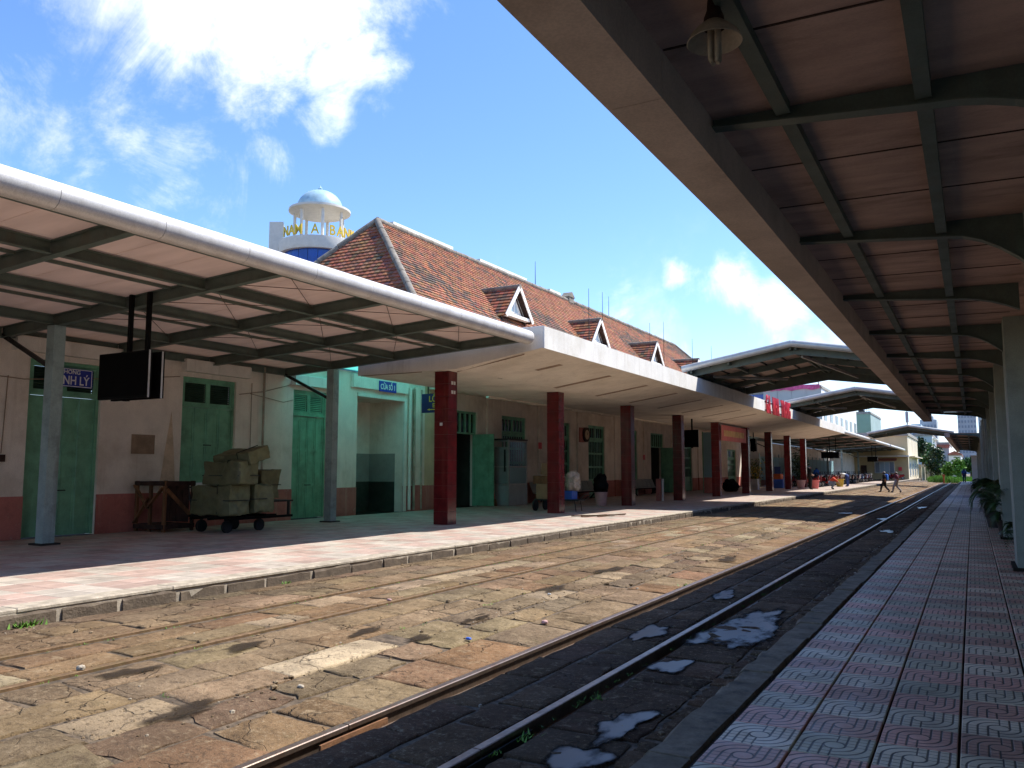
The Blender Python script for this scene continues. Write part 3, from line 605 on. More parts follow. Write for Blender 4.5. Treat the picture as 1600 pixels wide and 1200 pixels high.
# ================================================================== left steel canopy
XO, XI, XP = -9.62, -17.735, -15.9      # outer edge, wall edge, post line
def zbot(x): return 4.62 + .056 * (x - XP)          # underside of the ribs
def ibeam(p, q, w, h, parent, name, material='green_steel'):
    """I section between two points on its underside"""
    p = Vector(p); q = Vector(q); m = MB(); u = Vector((0, 0, 1))
    m.bar(p + u * .008, q + u * .008, w, .016); m.bar(p + u * h * .5, q + u * h * .5, .02, h - .03); m.bar(p + u * (h - .008), q + u * (h - .008), w, .016)
    return m.build(name, material, parent)
def steel_canopy(label, Y, post_y, gut0, gut1, group='steel platform canopies', full=True, braces=True, seam=1.5):
    """Y: rib positions"""
    t = thing('steel_canopy', (XP, Y[0], ZL), label, 'canopy', group); h = .235
    for y in Y: ibeam((XI, y, zbot(XI)), (XO - .05, y, zbot(XO)), .13, h, t, 'rib')
    beams = [-11.6, -13.7, XP, XI + .06]
    for a, b in zip(Y, Y[1:]):
        for x in beams: ibeam((x, a + .08, zbot(x) + .02), (x, b - .08, zbot(x) + .02), .11, h - .04, t, 'beam')
        for x in ([-10.35, -12.5, -14.75] if full else [-10.35, -12.5]):
            m = MB(); m.bar((x, a + .07, zbot(x) + h - .03), (x, b - .07, zbot(x) + h - .03), .06, .05); m.build('purlin', 'green_steel', t)
        if full:
            n = 3; pw = (b - a) / n
            for k in range(n):
                m = MB(); y0 = a + pw * k + .004; y1 = a + pw * (k + 1) - .004
                m.prism([(XO, y0, zbot(XO) + h + .006), (XI, y0, zbot(XI) + h + .006), (XI, y0, zbot(XI) + h + .05), (XO, y0, zbot(XO) + h + .05)], (0, y1 - y0, 0)); m.build('roof_sheet', 'sheet_pale', t)
            if braces and a > 9:
                for xa, xb in zip([XO - .3] + beams[:2], beams[:3]):
                    m = MB(); za = zbot(xa) + h - .07; zb = zbot(xb) + h - .07
                    m.tube((xa, a + .1, za), (xb, b - .1, zb), .007, n=6); m.build('brace_rod', 'brown_metal', t)
                    m = MB(); m.tube((xa, b - .1, za + .02), (xb, a + .1, zb + .02), .007, n=6); m.build('brace_rod', 'brown_metal', t)
        else:
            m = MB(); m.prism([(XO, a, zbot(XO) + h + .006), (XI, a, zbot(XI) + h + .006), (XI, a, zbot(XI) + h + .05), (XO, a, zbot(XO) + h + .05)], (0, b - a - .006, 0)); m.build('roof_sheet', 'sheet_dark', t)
    y = gut0; first = True
    while y < gut1 - .05:
        e = min(y + seam, gut1); m = MB(); m.path([(XO, y + .004, 5.07), (XO, e - .004, 5.07)], .178, 28); o = m.build('gutter', 'gutter', t, smooth=40); y = e
    for y in post_y:
        m = MB(); m.cbox(XP - .12, XP + .12, y - .12, y + .12, ZL + .03, zbot(XP) + .002, .003); m.build('post', 'post_paint', t)
        m = MB(); m.box(XP - .2, XP + .2, y - .2, y + .2, ZL - .01, ZL + .035); m.build('base_plate', 'dark_metal', t)
        m = MB(); m.bar((XP - .03, y, 3.75), (XI - .1, y, 4.62), .06, .08); m.build('strut', 'dark_metal', t)
    return t
steel_canopy('green steel canopy with silver gutter over the pink platform in the foreground', [-1., 1.75, 4.5, 7.2, 10.0, 12.72, 15.45, 18.25], [1.75, 10.0, 18.25], -1.6, 18.3)
steel_canopy('dark steel canopy beyond the white concrete canopy', [75.2, 84, 93, 102, 111, 120], [76, 93, 111], 75, 121, full=False, seam=12)
steel_canopy('farthest steel canopy of the left platform', [123, 133, 143, 153, 162], [124, 143], 122.5, 163, full=False, seam=12)
# translucent cyan sheet closing the gap beside the wall
mb = MB(); mb.prism([(-15.25, 18.4, 5.15), (-17.72, 18.4, 5.0), (-17.72, 18.4, 5.02), (-15.25, 18.4, 5.17)], (0, 7.3, 0))
tag(mb.build('translucent_roof_sheet', 'cyan_sheet'), 'cyan translucent roof sheet between wall and concrete canopy', 'roof sheet')

# ================================================================== white concrete canopy with red columns
CY = [18.95 + 6.85 * k for k in range(9)]; CX = -12.5; Y0, Y1 = 18.5, 74.6; SO = 4.43
cc_ = thing('concrete_canopy', (CX, Y0, ZL), 'long white concrete canopy carried on red tiled columns', 'canopy')
prof = [(-15.2, SO), (-11.9, SO), (-9.3, 4.82), (-9.3, 5.34), (-15.2, 5.34)]
mb = MB(); mb.prism([(x, Y0, z) for x, z in prof], (0, Y1 - Y0, 0)); 
mb.build('slab', 'slab_conc', cc_)
mb = MB(); y = Y0
ys = [Y0, 22.0, 25.8, 31.5, 38, 45, 52, 59, 66, Y1]
for a, b in zip(ys, ys[1:]):
    m = MB(); m.box(-9.298, -9.262, a + .002, b - .002, 4.805, 5.37); m.build('fascia_board', 'white_conc', cc_)
mb = MB(); mb.box(-15.2, -9.30, Y0 + .001, Y1 - .001, 5.342, 5.38); mb.build('roof_screed', 'white_conc', cc_)
mb = MB(); mb.box(-17.73, -15.202, 25.75, Y1, 4.78, 5.3); mb.build('inner_soffit', 'slab_conc', cc_)
mb = MB(); y = 25.8
while y < 60: l = rnd.uniform(.6, 2.2); d = rnd.uniform(0, .035); mb.box(-15.25 - d, -15.16, y, y + l, SO - .05 - d, SO - .002); y += l
mb.build('soffit_edge', 'slab_conc', cc_)
for k in range(8):    # long shallow light slots in the soffit
    y = 20.9 + 3.4 * k
    for xa, xb in ([(-11.85, -9.9)] if k else [(-12.0, -10.0)]):
        m = MB(); f = lambda x: SO + max(0, x + 11.9) * .15 - .006
        m.prism([(xa, y, f(xa)), (xb, y, f(xb)), (xb, y + .26, f(xb)), (xa, y + .26, f(xa))], (0, 0, .004)); m.build('light_slot', 'strip_brown', cc_)
m = MB(); m.path([(-13.0, 18.52, SO - .015), (-15.1, 18.52, SO - .01)], .012, 5); m.path([(-12.1, 18.9, SO - .015), (-9.9, 18.62, 4.70)], .014, 5); m.build('conduit', 'strip_brown', cc_)
CW = .43; nr = 12; th = (SO - ZL) / nr
def face_tiles(mb, y, r, f):
    z0 = ZL + th * r + .004; z1 = z0 + th - .008; h = CW / 2; d = .010
    for s in ((-h + .002, -.002), (.002, h - .002)) if False else ((-h + .003, h - .003),):
        a, b = s
        if f == 0: mb.cbox(CX + a, CX + b, y - h - d, y - h + .004, z0, z1, .003)
        if f == 1: mb.cbox(CX + h - .004, CX + h + d, y + a, y + b, z0, z1, .003)
        if f == 2: mb.cbox(CX + a, CX + b, y + h - .004, y + h + d, z0, z1, .003)
        if f == 3: mb.cbox(CX - h - d, CX - h + .004, y + a, y + b, z0, z1, .003)
for k, y in enumerate(CY):
    m = MB(); h = CW / 2; m.box(CX - h, CX + h, y - h, y + h, ZL - .01, SO + .01); c = m.build('column', 'grout', cc_)
    if k < 4:
        for r in range(nr):
            for f in range(4): m = MB(); face_tiles(m, y, r, f); m.build('tile', 'glazed_red', c)
    else:
        m = MB()
        for r in range(nr):
            for f in range(4): face_tiles(m, y, r, f)
        m.build('tile_facing', 'glazed_red', c)
m = MB(); m.box(CX - .03, CX + .05, CY[0] - .245, CY[0] - .23, 2.95, 3.03); m.build('patch', 'white_paint', cc_)
m = MB()
for zz in (3.82, 4.07): m.box(CX + .226, CX + .23, CY[0] - .08, CY[0] + .02, zz, zz + .09); m.box(CX + .226, CX + .23, CY[0] + .05, CY[0] + .12, zz, zz + .09)
m.build('number_plate', 'white_paint', cc_)
# station name in red letters on the fascia
sg = thing('station_sign', (-9.25, 47.3, 4.7), 'big red letters GA NHA TRANG standing on the white fascia', 'sign')
word = 'GA NHA TRANG'; wd = {' ': .6, 'G': .75, 'A': .72, 'N': .73, 'H': .73, 'T': .62, 'R': .66}
tot = sum(wd[c] for c in word); yy = 43.95
for c in word:
    w_ = wd[c] / tot * 6.7
    if c != ' ': text('letter', c, 1.35, .03, 'letter_red', sg, (-9.21, yy + w_ / 2, 5.14), FX, sx=.49, bold=.012)
    yy += w_
m = MB(); m.box(-9.26, -9.235, 43.9, 50.7, 4.86, 4.89); m.box(-9.26, -9.235, 43.9, 50.7, 5.30, 5.33); m.build('rail_bracket', 'dark_metal', sg)

# ================================================================== station building
XW = -17.75; YA, YB = 2.0, 84.0
st = thing('station_building', (-20, 20, ZL), 'cream station building with red dado, green doors and tiled roof', 'building')
# kind, y0, y1, z0, z1
OPEN = [('door', 10.62, 12.32, ZL, 4.18), ('window', 14.62, 16.40, 1.42, 4.18), ('door', 18.63, 20.15, ZL, 4.18), ('passage', 21.6, 24.15, ZL, 4.20), ('darkdoor', 27.0, 29.25, ZL, 4.12),
        ('gwin', 31.3, 33.55, 1.42, 4.12), ('gwin', 36.2, 38.3, 1.42, 4.12), ('gdoor', 40.6, 42.85, ZL, 4.15), ('gdoor', 46.0, 48.0, ZL, 4.15), ('darkdoor', 50.4, 52.9, ZL, 4.12), ('gdoor', 57.0, 59.2, ZL, 4.15), ('gdoor', 62.6, 66.4, ZL, 3.5), ('gdoor', 69.2, 72.0, ZL, 3.5)]
def wall_piece(y0, y1, z0, z1, material='wall', name='wall'):
    m = MB(); m.box(XW - .34, XW, y0, y1, z0, z1); return m.build(name, material, st)
prev = YA
for kd, a, b, z0, z1 in OPEN + [('end', YB, YB, 0, 0)]:
    split = [prev] + ([25.5] if prev < 25.5 < a else []) + [a]
    for p, q in zip(split, split[1:]):
        mm = 'wall_yellow' if 25.2 < p < 27 else 'wall'
        wall_piece(p, q, ZL - .3, 6.0 if p > 25 else 5.6, mm)
        m = MB(); m.box(XW + .001, XW + .022, p, q, ZL - .02, 1.2); m.build('dado', 'dado', st)
    if kd != 'end':
        wall_piece(a, b, z1, 6.0 if a > 25 else 5.6)
        if z0 > 1:
            wall_piece(a, b, ZL - .3, z0); m = MB(); m.box(XW + .001, XW + .022, a, b, ZL - .02, 1.2); m.build('dado', 'dado', st)
            m = MB(); m.box(XW - .1, XW + .07, a - .06, b + .06, z0 - .06, z0); m.build('sill', 'wall_white', st)
    prev = b
for y in (25.0, 30.2, 34.9, 39.3, 44.4, 49.2, 54.6, 60.8):
    m = MB(); m.box(XW + .001, XW + .09, y - .22, y + .22, 1.2, 4.78); m.build('pilaster', 'wall', st)
    m = MB(); m.box(XW + .023, XW + .11, y - .24, y + .24, ZL - .01, 1.22); m.build('pilaster_base', 'dado', st)
def green_door(y0, y1, z0, z1, style):
    m = MB(); x = XW - .13; fw = .07
    for a, b in ((y0, y0 + fw), (y1 - fw, y1)): m.box(x - .05, x + .06, a, b, z0, z1)
    m.box(x - .05, x + .06, y0 + fw, y1 - fw, z1 - fw, z1); tb = z1 - .72
    m.box(x - .05, x + .075, y0 + fw, y1 - fw, tb - .06, tb); 
    dr = m.build('door' if z0 < 1 else 'window', 'door_green', st); ya, yb = y0 + fw, y1 - fw
    if style in ('plank', 'gdoor', 'gwin'):
        # transom lights: louvres in two frames, or panes
        mid = (ya + yb) / 2
        for a, b in ((ya, mid), (mid, yb)):
            m = MB(); m.box(x - .01, x + .04, a, a + .07, tb, z1 - fw); m.box(x - .01, x + .04, b - .07, b, tb, z1 - fw); m.box(x - .01, x + .04, a + .07, b - .07, tb, tb + .07); m.box(x - .01, x + .04, a + .07, b - .07, z1 - fw - .07, z1 - fw); m.build('transom_frame', 'door_green', dr)
            if style == 'plank':
                n = 9; zz0 = tb + .07; zz1 = z1 - fw - .07
                m = MB(); m.box(x - .04, x - .03, a + .07, b - .07, zz0, zz1); m.build('backing', 'louvre', dr)
                for k in range(n):
                    zc = zz0 + (zz1 - zz0) * (k + .5) / n; m = MB(); m.bar((x + .005, a + .07, zc), (x + .005, b - .07, zc), .05, .012, (1, 0, 1)); m.build('louvre', 'louvre' if y0 < 18 else 'door_green', dr)
            else:
                m = MB(); m.box(x - .03, x - .02, a + .07, b - .07, tb + .07, z1 - fw - .07); m.build('pane', 'glass_dark', dr)
                for k in (1, 2): m = MB(); yy = a + .07 + (b - a - .14) * k / 3; m.box(x - .015, x + .02, yy - .015, yy + .015, tb + .07, z1 - fw - .07); m.build('glazing_bar', 'door_green', dr)
        n = 4; lw = (yb - ya) / n; zt = tb - .06
        if style == 'plank':
            for k in range(n):
                a = ya + lw * k + .008; b = a + lw - .016; m = MB()
                m.box(x - .02, x + .012, a, b, z0 + .01, zt - .01)
                m.build('plank', 'door_green', dr)
                m = MB()
                for za, zb in ((z0 + .01, z0 + .14), (z0 + .95, z0 + 1.05), (z0 + 2.0, z0 + 2.1), (zt - .13, zt - .01)):
                    if za < zt - .2 or za > zt - .2: m.box(x + .012, x + .028, a, b, max(za, z0 + .01), min(zb, zt - .005))
                for ya_, yb_ in ((a, a + .05), (b - .05, b)): m.box(x + .0125, x + .027, ya_, yb_, z0 + .145, zt - .135)
                m.build('panel_frame', 'door_green', dr)
        else:
            for k in range(2):
                a = ya + (yb - ya) / 2 * k + .006; b = a + (yb - ya) / 2 - .012
                zs_ = z0 + .9 if z0 < 1 else z0 + .05
                if z0 < 1: m = MB(); m.box(x - .02, x + .012, a, b, z0 + .01, zs_); m.box(x + .012, x + .022, a + .1, b - .1, z0 + .12, zs_ - .12); m.build('lower_panel', 'door_green', dr)
                m = MB(); m.box(x - .035, x - .025, a, b, zs_, zt); m.build('pane', 'glass_dark', dr)
                m = MB()
                for q in range(6): yy = a + (b - a) * q / 5; m.box(x - .015, x + .008, yy - .018, yy + .018, zs_, zt)
                for zz in (zs_ + .04, zs_ + (zt - zs_) / 3, zs_ + (zt - zs_) * 2 / 3, zt - .04): m.box(x - .012, x + .014, a, b, zz - .05, zz + .05)
                m.build('bar_grille', 'door_green', dr)
    m = MB(); m.tube((x + .05, (y0 + y1) / 2 - .1, z0 + 1.0), (x + .05, (y0 + y1) / 2 + .15, z0 + 1.0), .015, n=6); m.build('bolt', 'dark_metal', dr)
    return dr
for kd, a, b, z0, z1 in OPEN:
    if kd in ('door', 'window'): green_door(a, b, z0, z1, 'plank')
    elif kd in ('gdoor', 'gwin'): green_door(a, b, z0, z1, kd)
    elif kd == 'darkdoor':
        m = MB(); x = XW - .13; fw = .08
        for p, q in ((a, a + fw), (b - fw, b)): m.box(x - .05, x + .06, p, q, z0, z1)
        tb = z1 - .85; m.box(x - .05, x + .06, a + fw, b - fw, z1 - fw, z1); m.box(x - .05, x + .06, a + fw, b - fw, tb - .06, tb); dr = m.build('door', 'door_green', st)
        m = MB(); m.box(x - .05, x - .04, a + fw, b - fw, tb, z1 - fw); m.build('pane', 'glass_dark', dr)
        for k in range(1, 6): m = MB(); yy = a + (b - a) * k / 6; m.box(x - .03, x + .03, yy - .04, yy + .04, tb, z1 - fw); m.build('glazing_bar', 'door_green', dr)
        m = MB(); m.box(x + .06, x + .95, b - .06, b - .01, z0 + .02, tb - .05); m.build('open_leaf', 'door_green', dr)
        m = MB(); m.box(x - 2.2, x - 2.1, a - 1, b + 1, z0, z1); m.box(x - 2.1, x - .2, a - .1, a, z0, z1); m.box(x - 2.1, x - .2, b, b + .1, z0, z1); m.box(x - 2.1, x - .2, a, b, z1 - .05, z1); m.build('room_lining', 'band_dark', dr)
        m = MB(); m.box(x - .8, x - .75, a + .3, a + 1.0, z0, z0 + 2.3); m.build('inner_panel', 'panel_grey2', dr)
    elif kd == 'passage':
        x = XW - 1.5
        m = MB(); m.box(x - .1, x, a - .3, b + .3, 2.35, z1 + .1); ps = m.build('passage_wall', 'wall', st)
        m = MB(); m.box(x - .1, x + .004, a - .3, b + .3, 1.35, 2.35); m.build('grey_band', 'band_grey', ps)
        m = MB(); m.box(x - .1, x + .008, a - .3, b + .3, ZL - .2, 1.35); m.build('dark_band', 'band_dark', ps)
        for p, q in ((a - .1, a - .002), (b + .002, b + .1)):
            for za, zb, mm in ((2.35, z1 + .05, 'wall'), (1.35, 2.35, 'band_grey'), (ZL - .2, 1.35, 'band_dark')):
                m = MB(); m.box(x + .01, XW - .345, p, q, za, zb); m.build('reveal', mm, st)
        m = MB(); m.box(x, XW - .345, a, b, z1, z1 + .05); m.build('ceiling', 'wall', st)
        m = MB(); m.box(XW + .001, XW + .14, a - .35, b + .12, z1 + .28, z1 + .72); m.build('lintel', 'wall_white', st)
        m = MB(); m.box(XW + .001, XW + .06, a - .02, b + .16, z1 + .002, z1 + .12); m.build('door_hood', 'wall_white', st)
        m = MB(); m.box(XW + .001, XW + .06, b + .002, b + .16, ZL, z1); m.build('jamb', 'wall_white', st)
# shutter boxes over the openings
for a, b in ((10.2, 12.8), (14.55, 16.75), (18.5, 20.5)):
    m = MB(); m.cbox(XW + .001, XW + .2, a, b, 4.3, 4.62, .02); m.build('shutter_box', 'wall_white', st)
# pipes, cables, plaques
for y, r, mm in ((17.35, .035, 'pipe'), (24.45, .06, 'wall_white'), (24.72, .05, 'pipe'), (25.15, .05, 'pipe')):
    m = MB(); m.path([(XW + .09, y, .35), (XW + .09, y, 4.7)], r, 10); m.build('downpipe', mm, st, smooth=50)
m = MB()
for pts in ([(XW + .02, 9.0, 3.75), (XW + .02, 10.5, 3.70), (XW + .02, 12.5, 3.9), (XW + .02, 14.5, 4.15)], [(XW + .02, 16.5, 3.85), (XW + .02, 17.4, 4.0), (XW + .02, 18.5, 4.3)], [(XW + .02, 16.95, 4.2), (XW + .02, 16.95, 1.9)], [(XW + .02, 10.15, 3.75), (XW + .02, 10.1, 2.1)], [(XW + .02, 16.9, 3.9), (XW + .02, 18.2, 3.75), (XW + .02, 18.6, 3.85)]):
    m.path(pts, .009, 5)
m.build('cable', 'strip_brown', st)
m = MB(); m.box(XW + .002, XW + .05, 10.0, 10.18, 1.93, 2.08); m.build('switch_box', 'wood_dark', st)
m = MB(); m.box(XW + .002, XW + .03, 13.18, 13.82, 2.15, 2.62); m.build('plaque', 'strip_brown', st)
m = MB(); m.add([(XW + .004, 14.0, 1.21), (XW + .004, 14.5, 1.21), (XW + .004, 14.42, 2.2), (XW + .004, 14.3, 3.25), (XW + .004, 14.15, 2.3)], [(0, 1, 2, 3, 4)]); m.build('ochre_patch', 'stain_ochre', st)
for y, z in ((34.6, 2.75), (46.9 + 1.8, 2.4), (61.6, 2.5)):
    m = MB(); m.box(XW + .092, XW + .12, y, y + .3, z, z + .3); m.build('notice', 'letter_red', st)

# ---- roof: clay tiles laid course by course
EX, EZ, RX, RZ, HY0, RY0, RY1, HY1 = -17.2, 6.0, -25.2, 14.0, 25.8, 31.9, 79.0, 85.0
rng = random.Random(11)
CL = [(.33, .12, .055), (.28, .10, .048), (.38, .15, .07), (.25, .09, .045), (.31, .13, .065)]; DKC = [(.13, .075, .05), (.10, .06, .045), (.18, .09, .055), (.09, .065, .05)]
def tiles(mb, o, ex, up, nrm, width_at, rows, tw, dirty):
    """o: eave corner; ex along the eave; up along the slope"""
    rl = up.length / rows; u = up.normalized()
    for r in range(rows):
        a, b = width_at((r + .5) / rows); x = a - (r % 2) * tw * .5
        while x < b:
            xa = max(x, a); xb = min(x + tw, b)
            if xb - xa > .03:
                base = o + u * (rl * r) + ex * xa; lift = nrm * (.045 + rng.uniform(-.008, .012)); nx = mnoise.noise(Vector((xa * .16, r * .11, dirty))) + .5 * mnoise.noise(Vector((xa * .6, r * .4, dirty)))
                dark = rng.random() < max(0, min(.95, .34 + nx * 1.3)) if dirty else rng.random() < .06
                mb.curt = tuple(c * rng.uniform(.8, 1.2) for c in rng.choice(DKC if dark else CL))
                ww = ex * (xb - xa - .012); p0 = base + lift; p1 = base + ww + lift; p2 = base + ww + u * (rl * 1.02) + nrm * .004; p3 = base + u * (rl * 1.02) + nrm * .004; pm0 = base + ww * .5 + nrm * (.045 + .02); pm1 = base + ww * .5 + u * (rl * 1.02) + nrm * .022
                mb.add([p0, pm0, p1, p2, pm1, p3, base - nrm * .0, base + ww], [(0, 1, 4, 5), (1, 2, 3, 4), (6, 7, 2, 1, 0)])
            x += tw
def rect_deck(pts, name):
    m = MB(); m.add(pts, [tuple(range(len(pts)))]); return m.build(name, 'wood_dark', st)
up = Vector((RX - EX, 0, RZ - EZ)); nrm = Vector((1, 0, 1)).normalized(); Lf = HY1 - HY0
rect_deck([(EX, HY0, EZ - .02), (EX, HY1, EZ - .02), (RX, RY1, RZ - .02), (RX, RY0, RZ - .02)], 'roof_deck')
mb = MB(); tiles(mb, Vector((EX, HY0, EZ)), Vector((0, 1, 0)), up, nrm, lambda t: ((RY0 - HY0) * t, Lf - (HY1 - RY1) * t), 46, .26, 3.7)
tag(mb.build('roof_tiles', 'roof_tile', st), kind='stuff')
up2 = Vector((0, RY0 - HY0, RZ - EZ)); n2_ = Vector((0, -up2.z, up2.y)).normalized(); W2 = 2 * (EX - RX)
rect_deck([(EX, HY0, EZ - .02), (RX, RY0, RZ - .02), (EX - W2, HY0, EZ - .02)], 'roof_deck')
mb = MB(); tiles(mb, Vector((EX - W2, HY0, EZ)), Vector((1, 0, 0)), up2, n2_, lambda t: (W2 / 2 * t, W2 - W2 / 2 * t), 40, .30, 0)
tag(mb.build('roof_tiles', 'roof_tile', st), kind='stuff')
rect_deck([(EX, HY1, EZ - .02), (EX - W2, HY1, EZ - .02), (RX, RY1, RZ - .02)], 'roof_deck'); rect_deck([(EX - W2, HY0, EZ - .02), (RX, RY0, RZ - .02), (RX, RY1, RZ - .02), (EX - W2, HY1, EZ - .02)], 'roof_deck')
def cap(p, q, name, r=.17, n=None):
    p = Vector(p); q = Vector(q); n = n or max(3, int((q - p).length / 1.1))
    for k in range(n):
        a = p.lerp(q, k / n); b = p.lerp(q, (k + .99) / n); m = MB(); m.path([a + Vector((0, 0, rng.uniform(-.02, .02))), b + Vector((0, 0, rng.uniform(-.02, .02)))], [r, r * .94], 8); m.build(name, 'ridge_mortar', st, smooth=60)
cap((EX, HY0, EZ + .02), (RX, RY0, RZ + .05), 'hip_cap'); cap((EX - W2, HY0, EZ + .02), (RX, RY0, RZ + .05), 'hip_cap'); cap((RX, RY0, RZ + .05), (RX, RY1, RZ + .05), 'ridge_cap', n=40); cap((EX, HY1, EZ + .02), (RX, RY1, RZ + .05), 'hip_cap')
for a, b in ((33.4, 39.0), (42.0, 48.0), (51.5, 53.2)): m = MB(); m.box(RX - .5, RX - .12, a, b, RZ + .1, RZ + .42); m.build('ridge_wall', 'white_conc', st)
for y in (54.0,):
    m = MB(); m.box(RX - .4, RX + .2, y, y + .8, RZ - .1, RZ + .3); m.add([(RX + .25, y - .1, RZ + .3), (RX + .25, y + .9, RZ + .3), (RX + .25, y + .4, RZ + .7), (RX - .45, y - .1, RZ + .3), (RX - .45, y + .9, RZ + .3), (RX - .45, y + .4, RZ + .7)], [(0, 1, 2), (5, 4, 3), (0, 2, 5, 3), (1, 4, 5, 2)]); m.build('chimney', 'ridge_mortar', st)
# eaves wall above the platform canopy
m = MB(); m.box(-18.1, -17.3, 25.9, 84.9, 5.31, 5.99); m.build('eaves_wall', 'wall', st)
m = MB(); m.box(-19.8, -17.30, YA, 25.7, 5.601, 5.72); m.build('flat_roof', 'concrete', st)
m = MB(); m.box(-33.2, -32.9, 25.9, 84.9, ZL, 5.99); m.box(-32.9, -18.1, 25.85, 26.1, 5.8, 5.99); m.build('rear_wall', 'wall', st)
# dormers
for k in range(4):
    yc = 37.5 + 10.85 * k; xf = -20.55; zb = 9.75; za = 11.15; hw = 1.25
    m = MB(); m.add([(xf, yc - hw, zb), (xf, yc + hw, zb), (xf, yc, za), (xf - .12, yc - hw, zb), (xf - .12, yc + hw, zb), (xf - .12, yc, za)], [(0, 1, 2), (5, 4, 3), (0, 3, 4, 1), (1, 4, 5, 2), (2, 5, 3, 0)]); dm = m.build('dormer', 'wall_white', st)
    ov = .35; xe = xf + ov
    for s in (-1, 1):
        a = Vector((xe, yc + s * (hw + .2), zb - .22)); b = Vector((xe, yc, za + .12)); back = Vector((-24.3, yc, za + .12)) ; backl = Vector((EX - (zb - .22 - EZ) - .1, yc + s * (hw + .2), zb - .22))
        m = MB(); m.add([a, b, back, backl], [(0, 1, 2, 3)] if s < 0 else [(3, 2, 1, 0)]); m.build('dormer_deck', 'wood_dark', dm)
        # tiles of the dormer slope
        m = MB(); e = (b - a); nn = Vector((-1, 0, 0)).cross(e).normalized() * (1 if s > 0 else -1); nn = nn if nn.z > 0 else -nn; tlen = [(a - backl).length, (b - back).length]; rows_ = 9
        for r in range(rows_):
            t = r / rows_; L_ = tlen[0] + ((b.x - back.x) - tlen[0]) * t; x = .0
            while x < L_:
                ww = min(.26, L_ - x); p = a + e * t + Vector((-x, 0, 0)); m.curt = tuple(c * rng.uniform(.8, 1.2) for c in rng.choice(CL if rng.random() < .7 else DKC)); q = Vector((-(ww - .01), 0, 0))
                m.add([p + nn * .05, p + q + nn * .05, p + q + e / rows_ + nn * .01, p + e / rows_ + nn * .01, p, p + q], [(0, 1, 2, 3), (4, 5, 1, 0)]); x += .26
        tag(m.build('dormer_tiles', 'roof_tile', dm), kind='stuff')
        m = MB(); m.bar(a + Vector((.02, 0, .0)), b + Vector((.02, 0, .0)), .05, .2, up=(0, -s, 1)); m.build('barge_board', 'white_conc', dm)
        m = MB(); m.bar(a.lerp(b, .1) + Vector((-.36, 0, -.25)), b + Vector((-.36, 0, -.3)), .05, .14, up=(0, -s, 1)); m.build('inner_board', 'wood_dark', dm)
    m = MB(); m.path([(xe + .05, yc, za + .13), (-24.2, yc, za + .13)], .13, 8); m.build('dormer_ridge', 'ridge_mortar', dm)
    m = MB(); m.box(xf + .002, xf + .03, yc - .5, yc + .5, zb + .14, zb + .2); m.box(xf + .002, xf + .03, yc - .05, yc + .05, zb + .2, zb + .95); m.bar((xf + .016, yc - .5, zb + .17), (xf + .016, yc, zb + .95), .028, .06, (1, 0, 0)); m.bar((xf + .016, yc + .5, zb + .17), (xf + .016, yc, zb + .95), .028, .06, (1, 0, 0)); m.build('window_frame', 'white_paint', dm)
    m = MB(); m.add([(xf + .006, yc - .48, zb + .2), (xf + .006, yc + .48, zb + .2), (xf + .006, yc, zb + .93)], [(0, 1, 2)]); m.build('pane', 'bldg_blue', dm)
    m = MB(); m.box(xf, xf + .3, yc - hw, yc + hw, zb - .16, zb); m.build('sill', 'white_conc', dm)
# lightning rods
RODN = ['second', 'third', 'fourth', 'sixth', 'seventh', 'eighth', 'first', 'fifth']
for k, (y, x, h) in enumerate([(46.0, -20.0, 4.0), (52.5, -21.8, 3.4), (57.0, -20.0, 3.6), (65.5, -21.8, 3.4), (67.5, -20.0, 3.9), (77.0, -21.0, 3.6), (49.0, -25.2, 1.8), (62.0, -25.2, 1.8)]):
    zb = EZ + (EX - x) if x > -25 else RZ
    m = MB(); m.tube((x, y, zb - .1), (x, y, zb + h), .028, .012, 6); tag(m.build('lightning_rod', 'dark_metal'), 'thin dark lightning rod on the tiled roof, %s from the left' % RODN[k], 'lightning rod', 'lightning rods on the station roof')
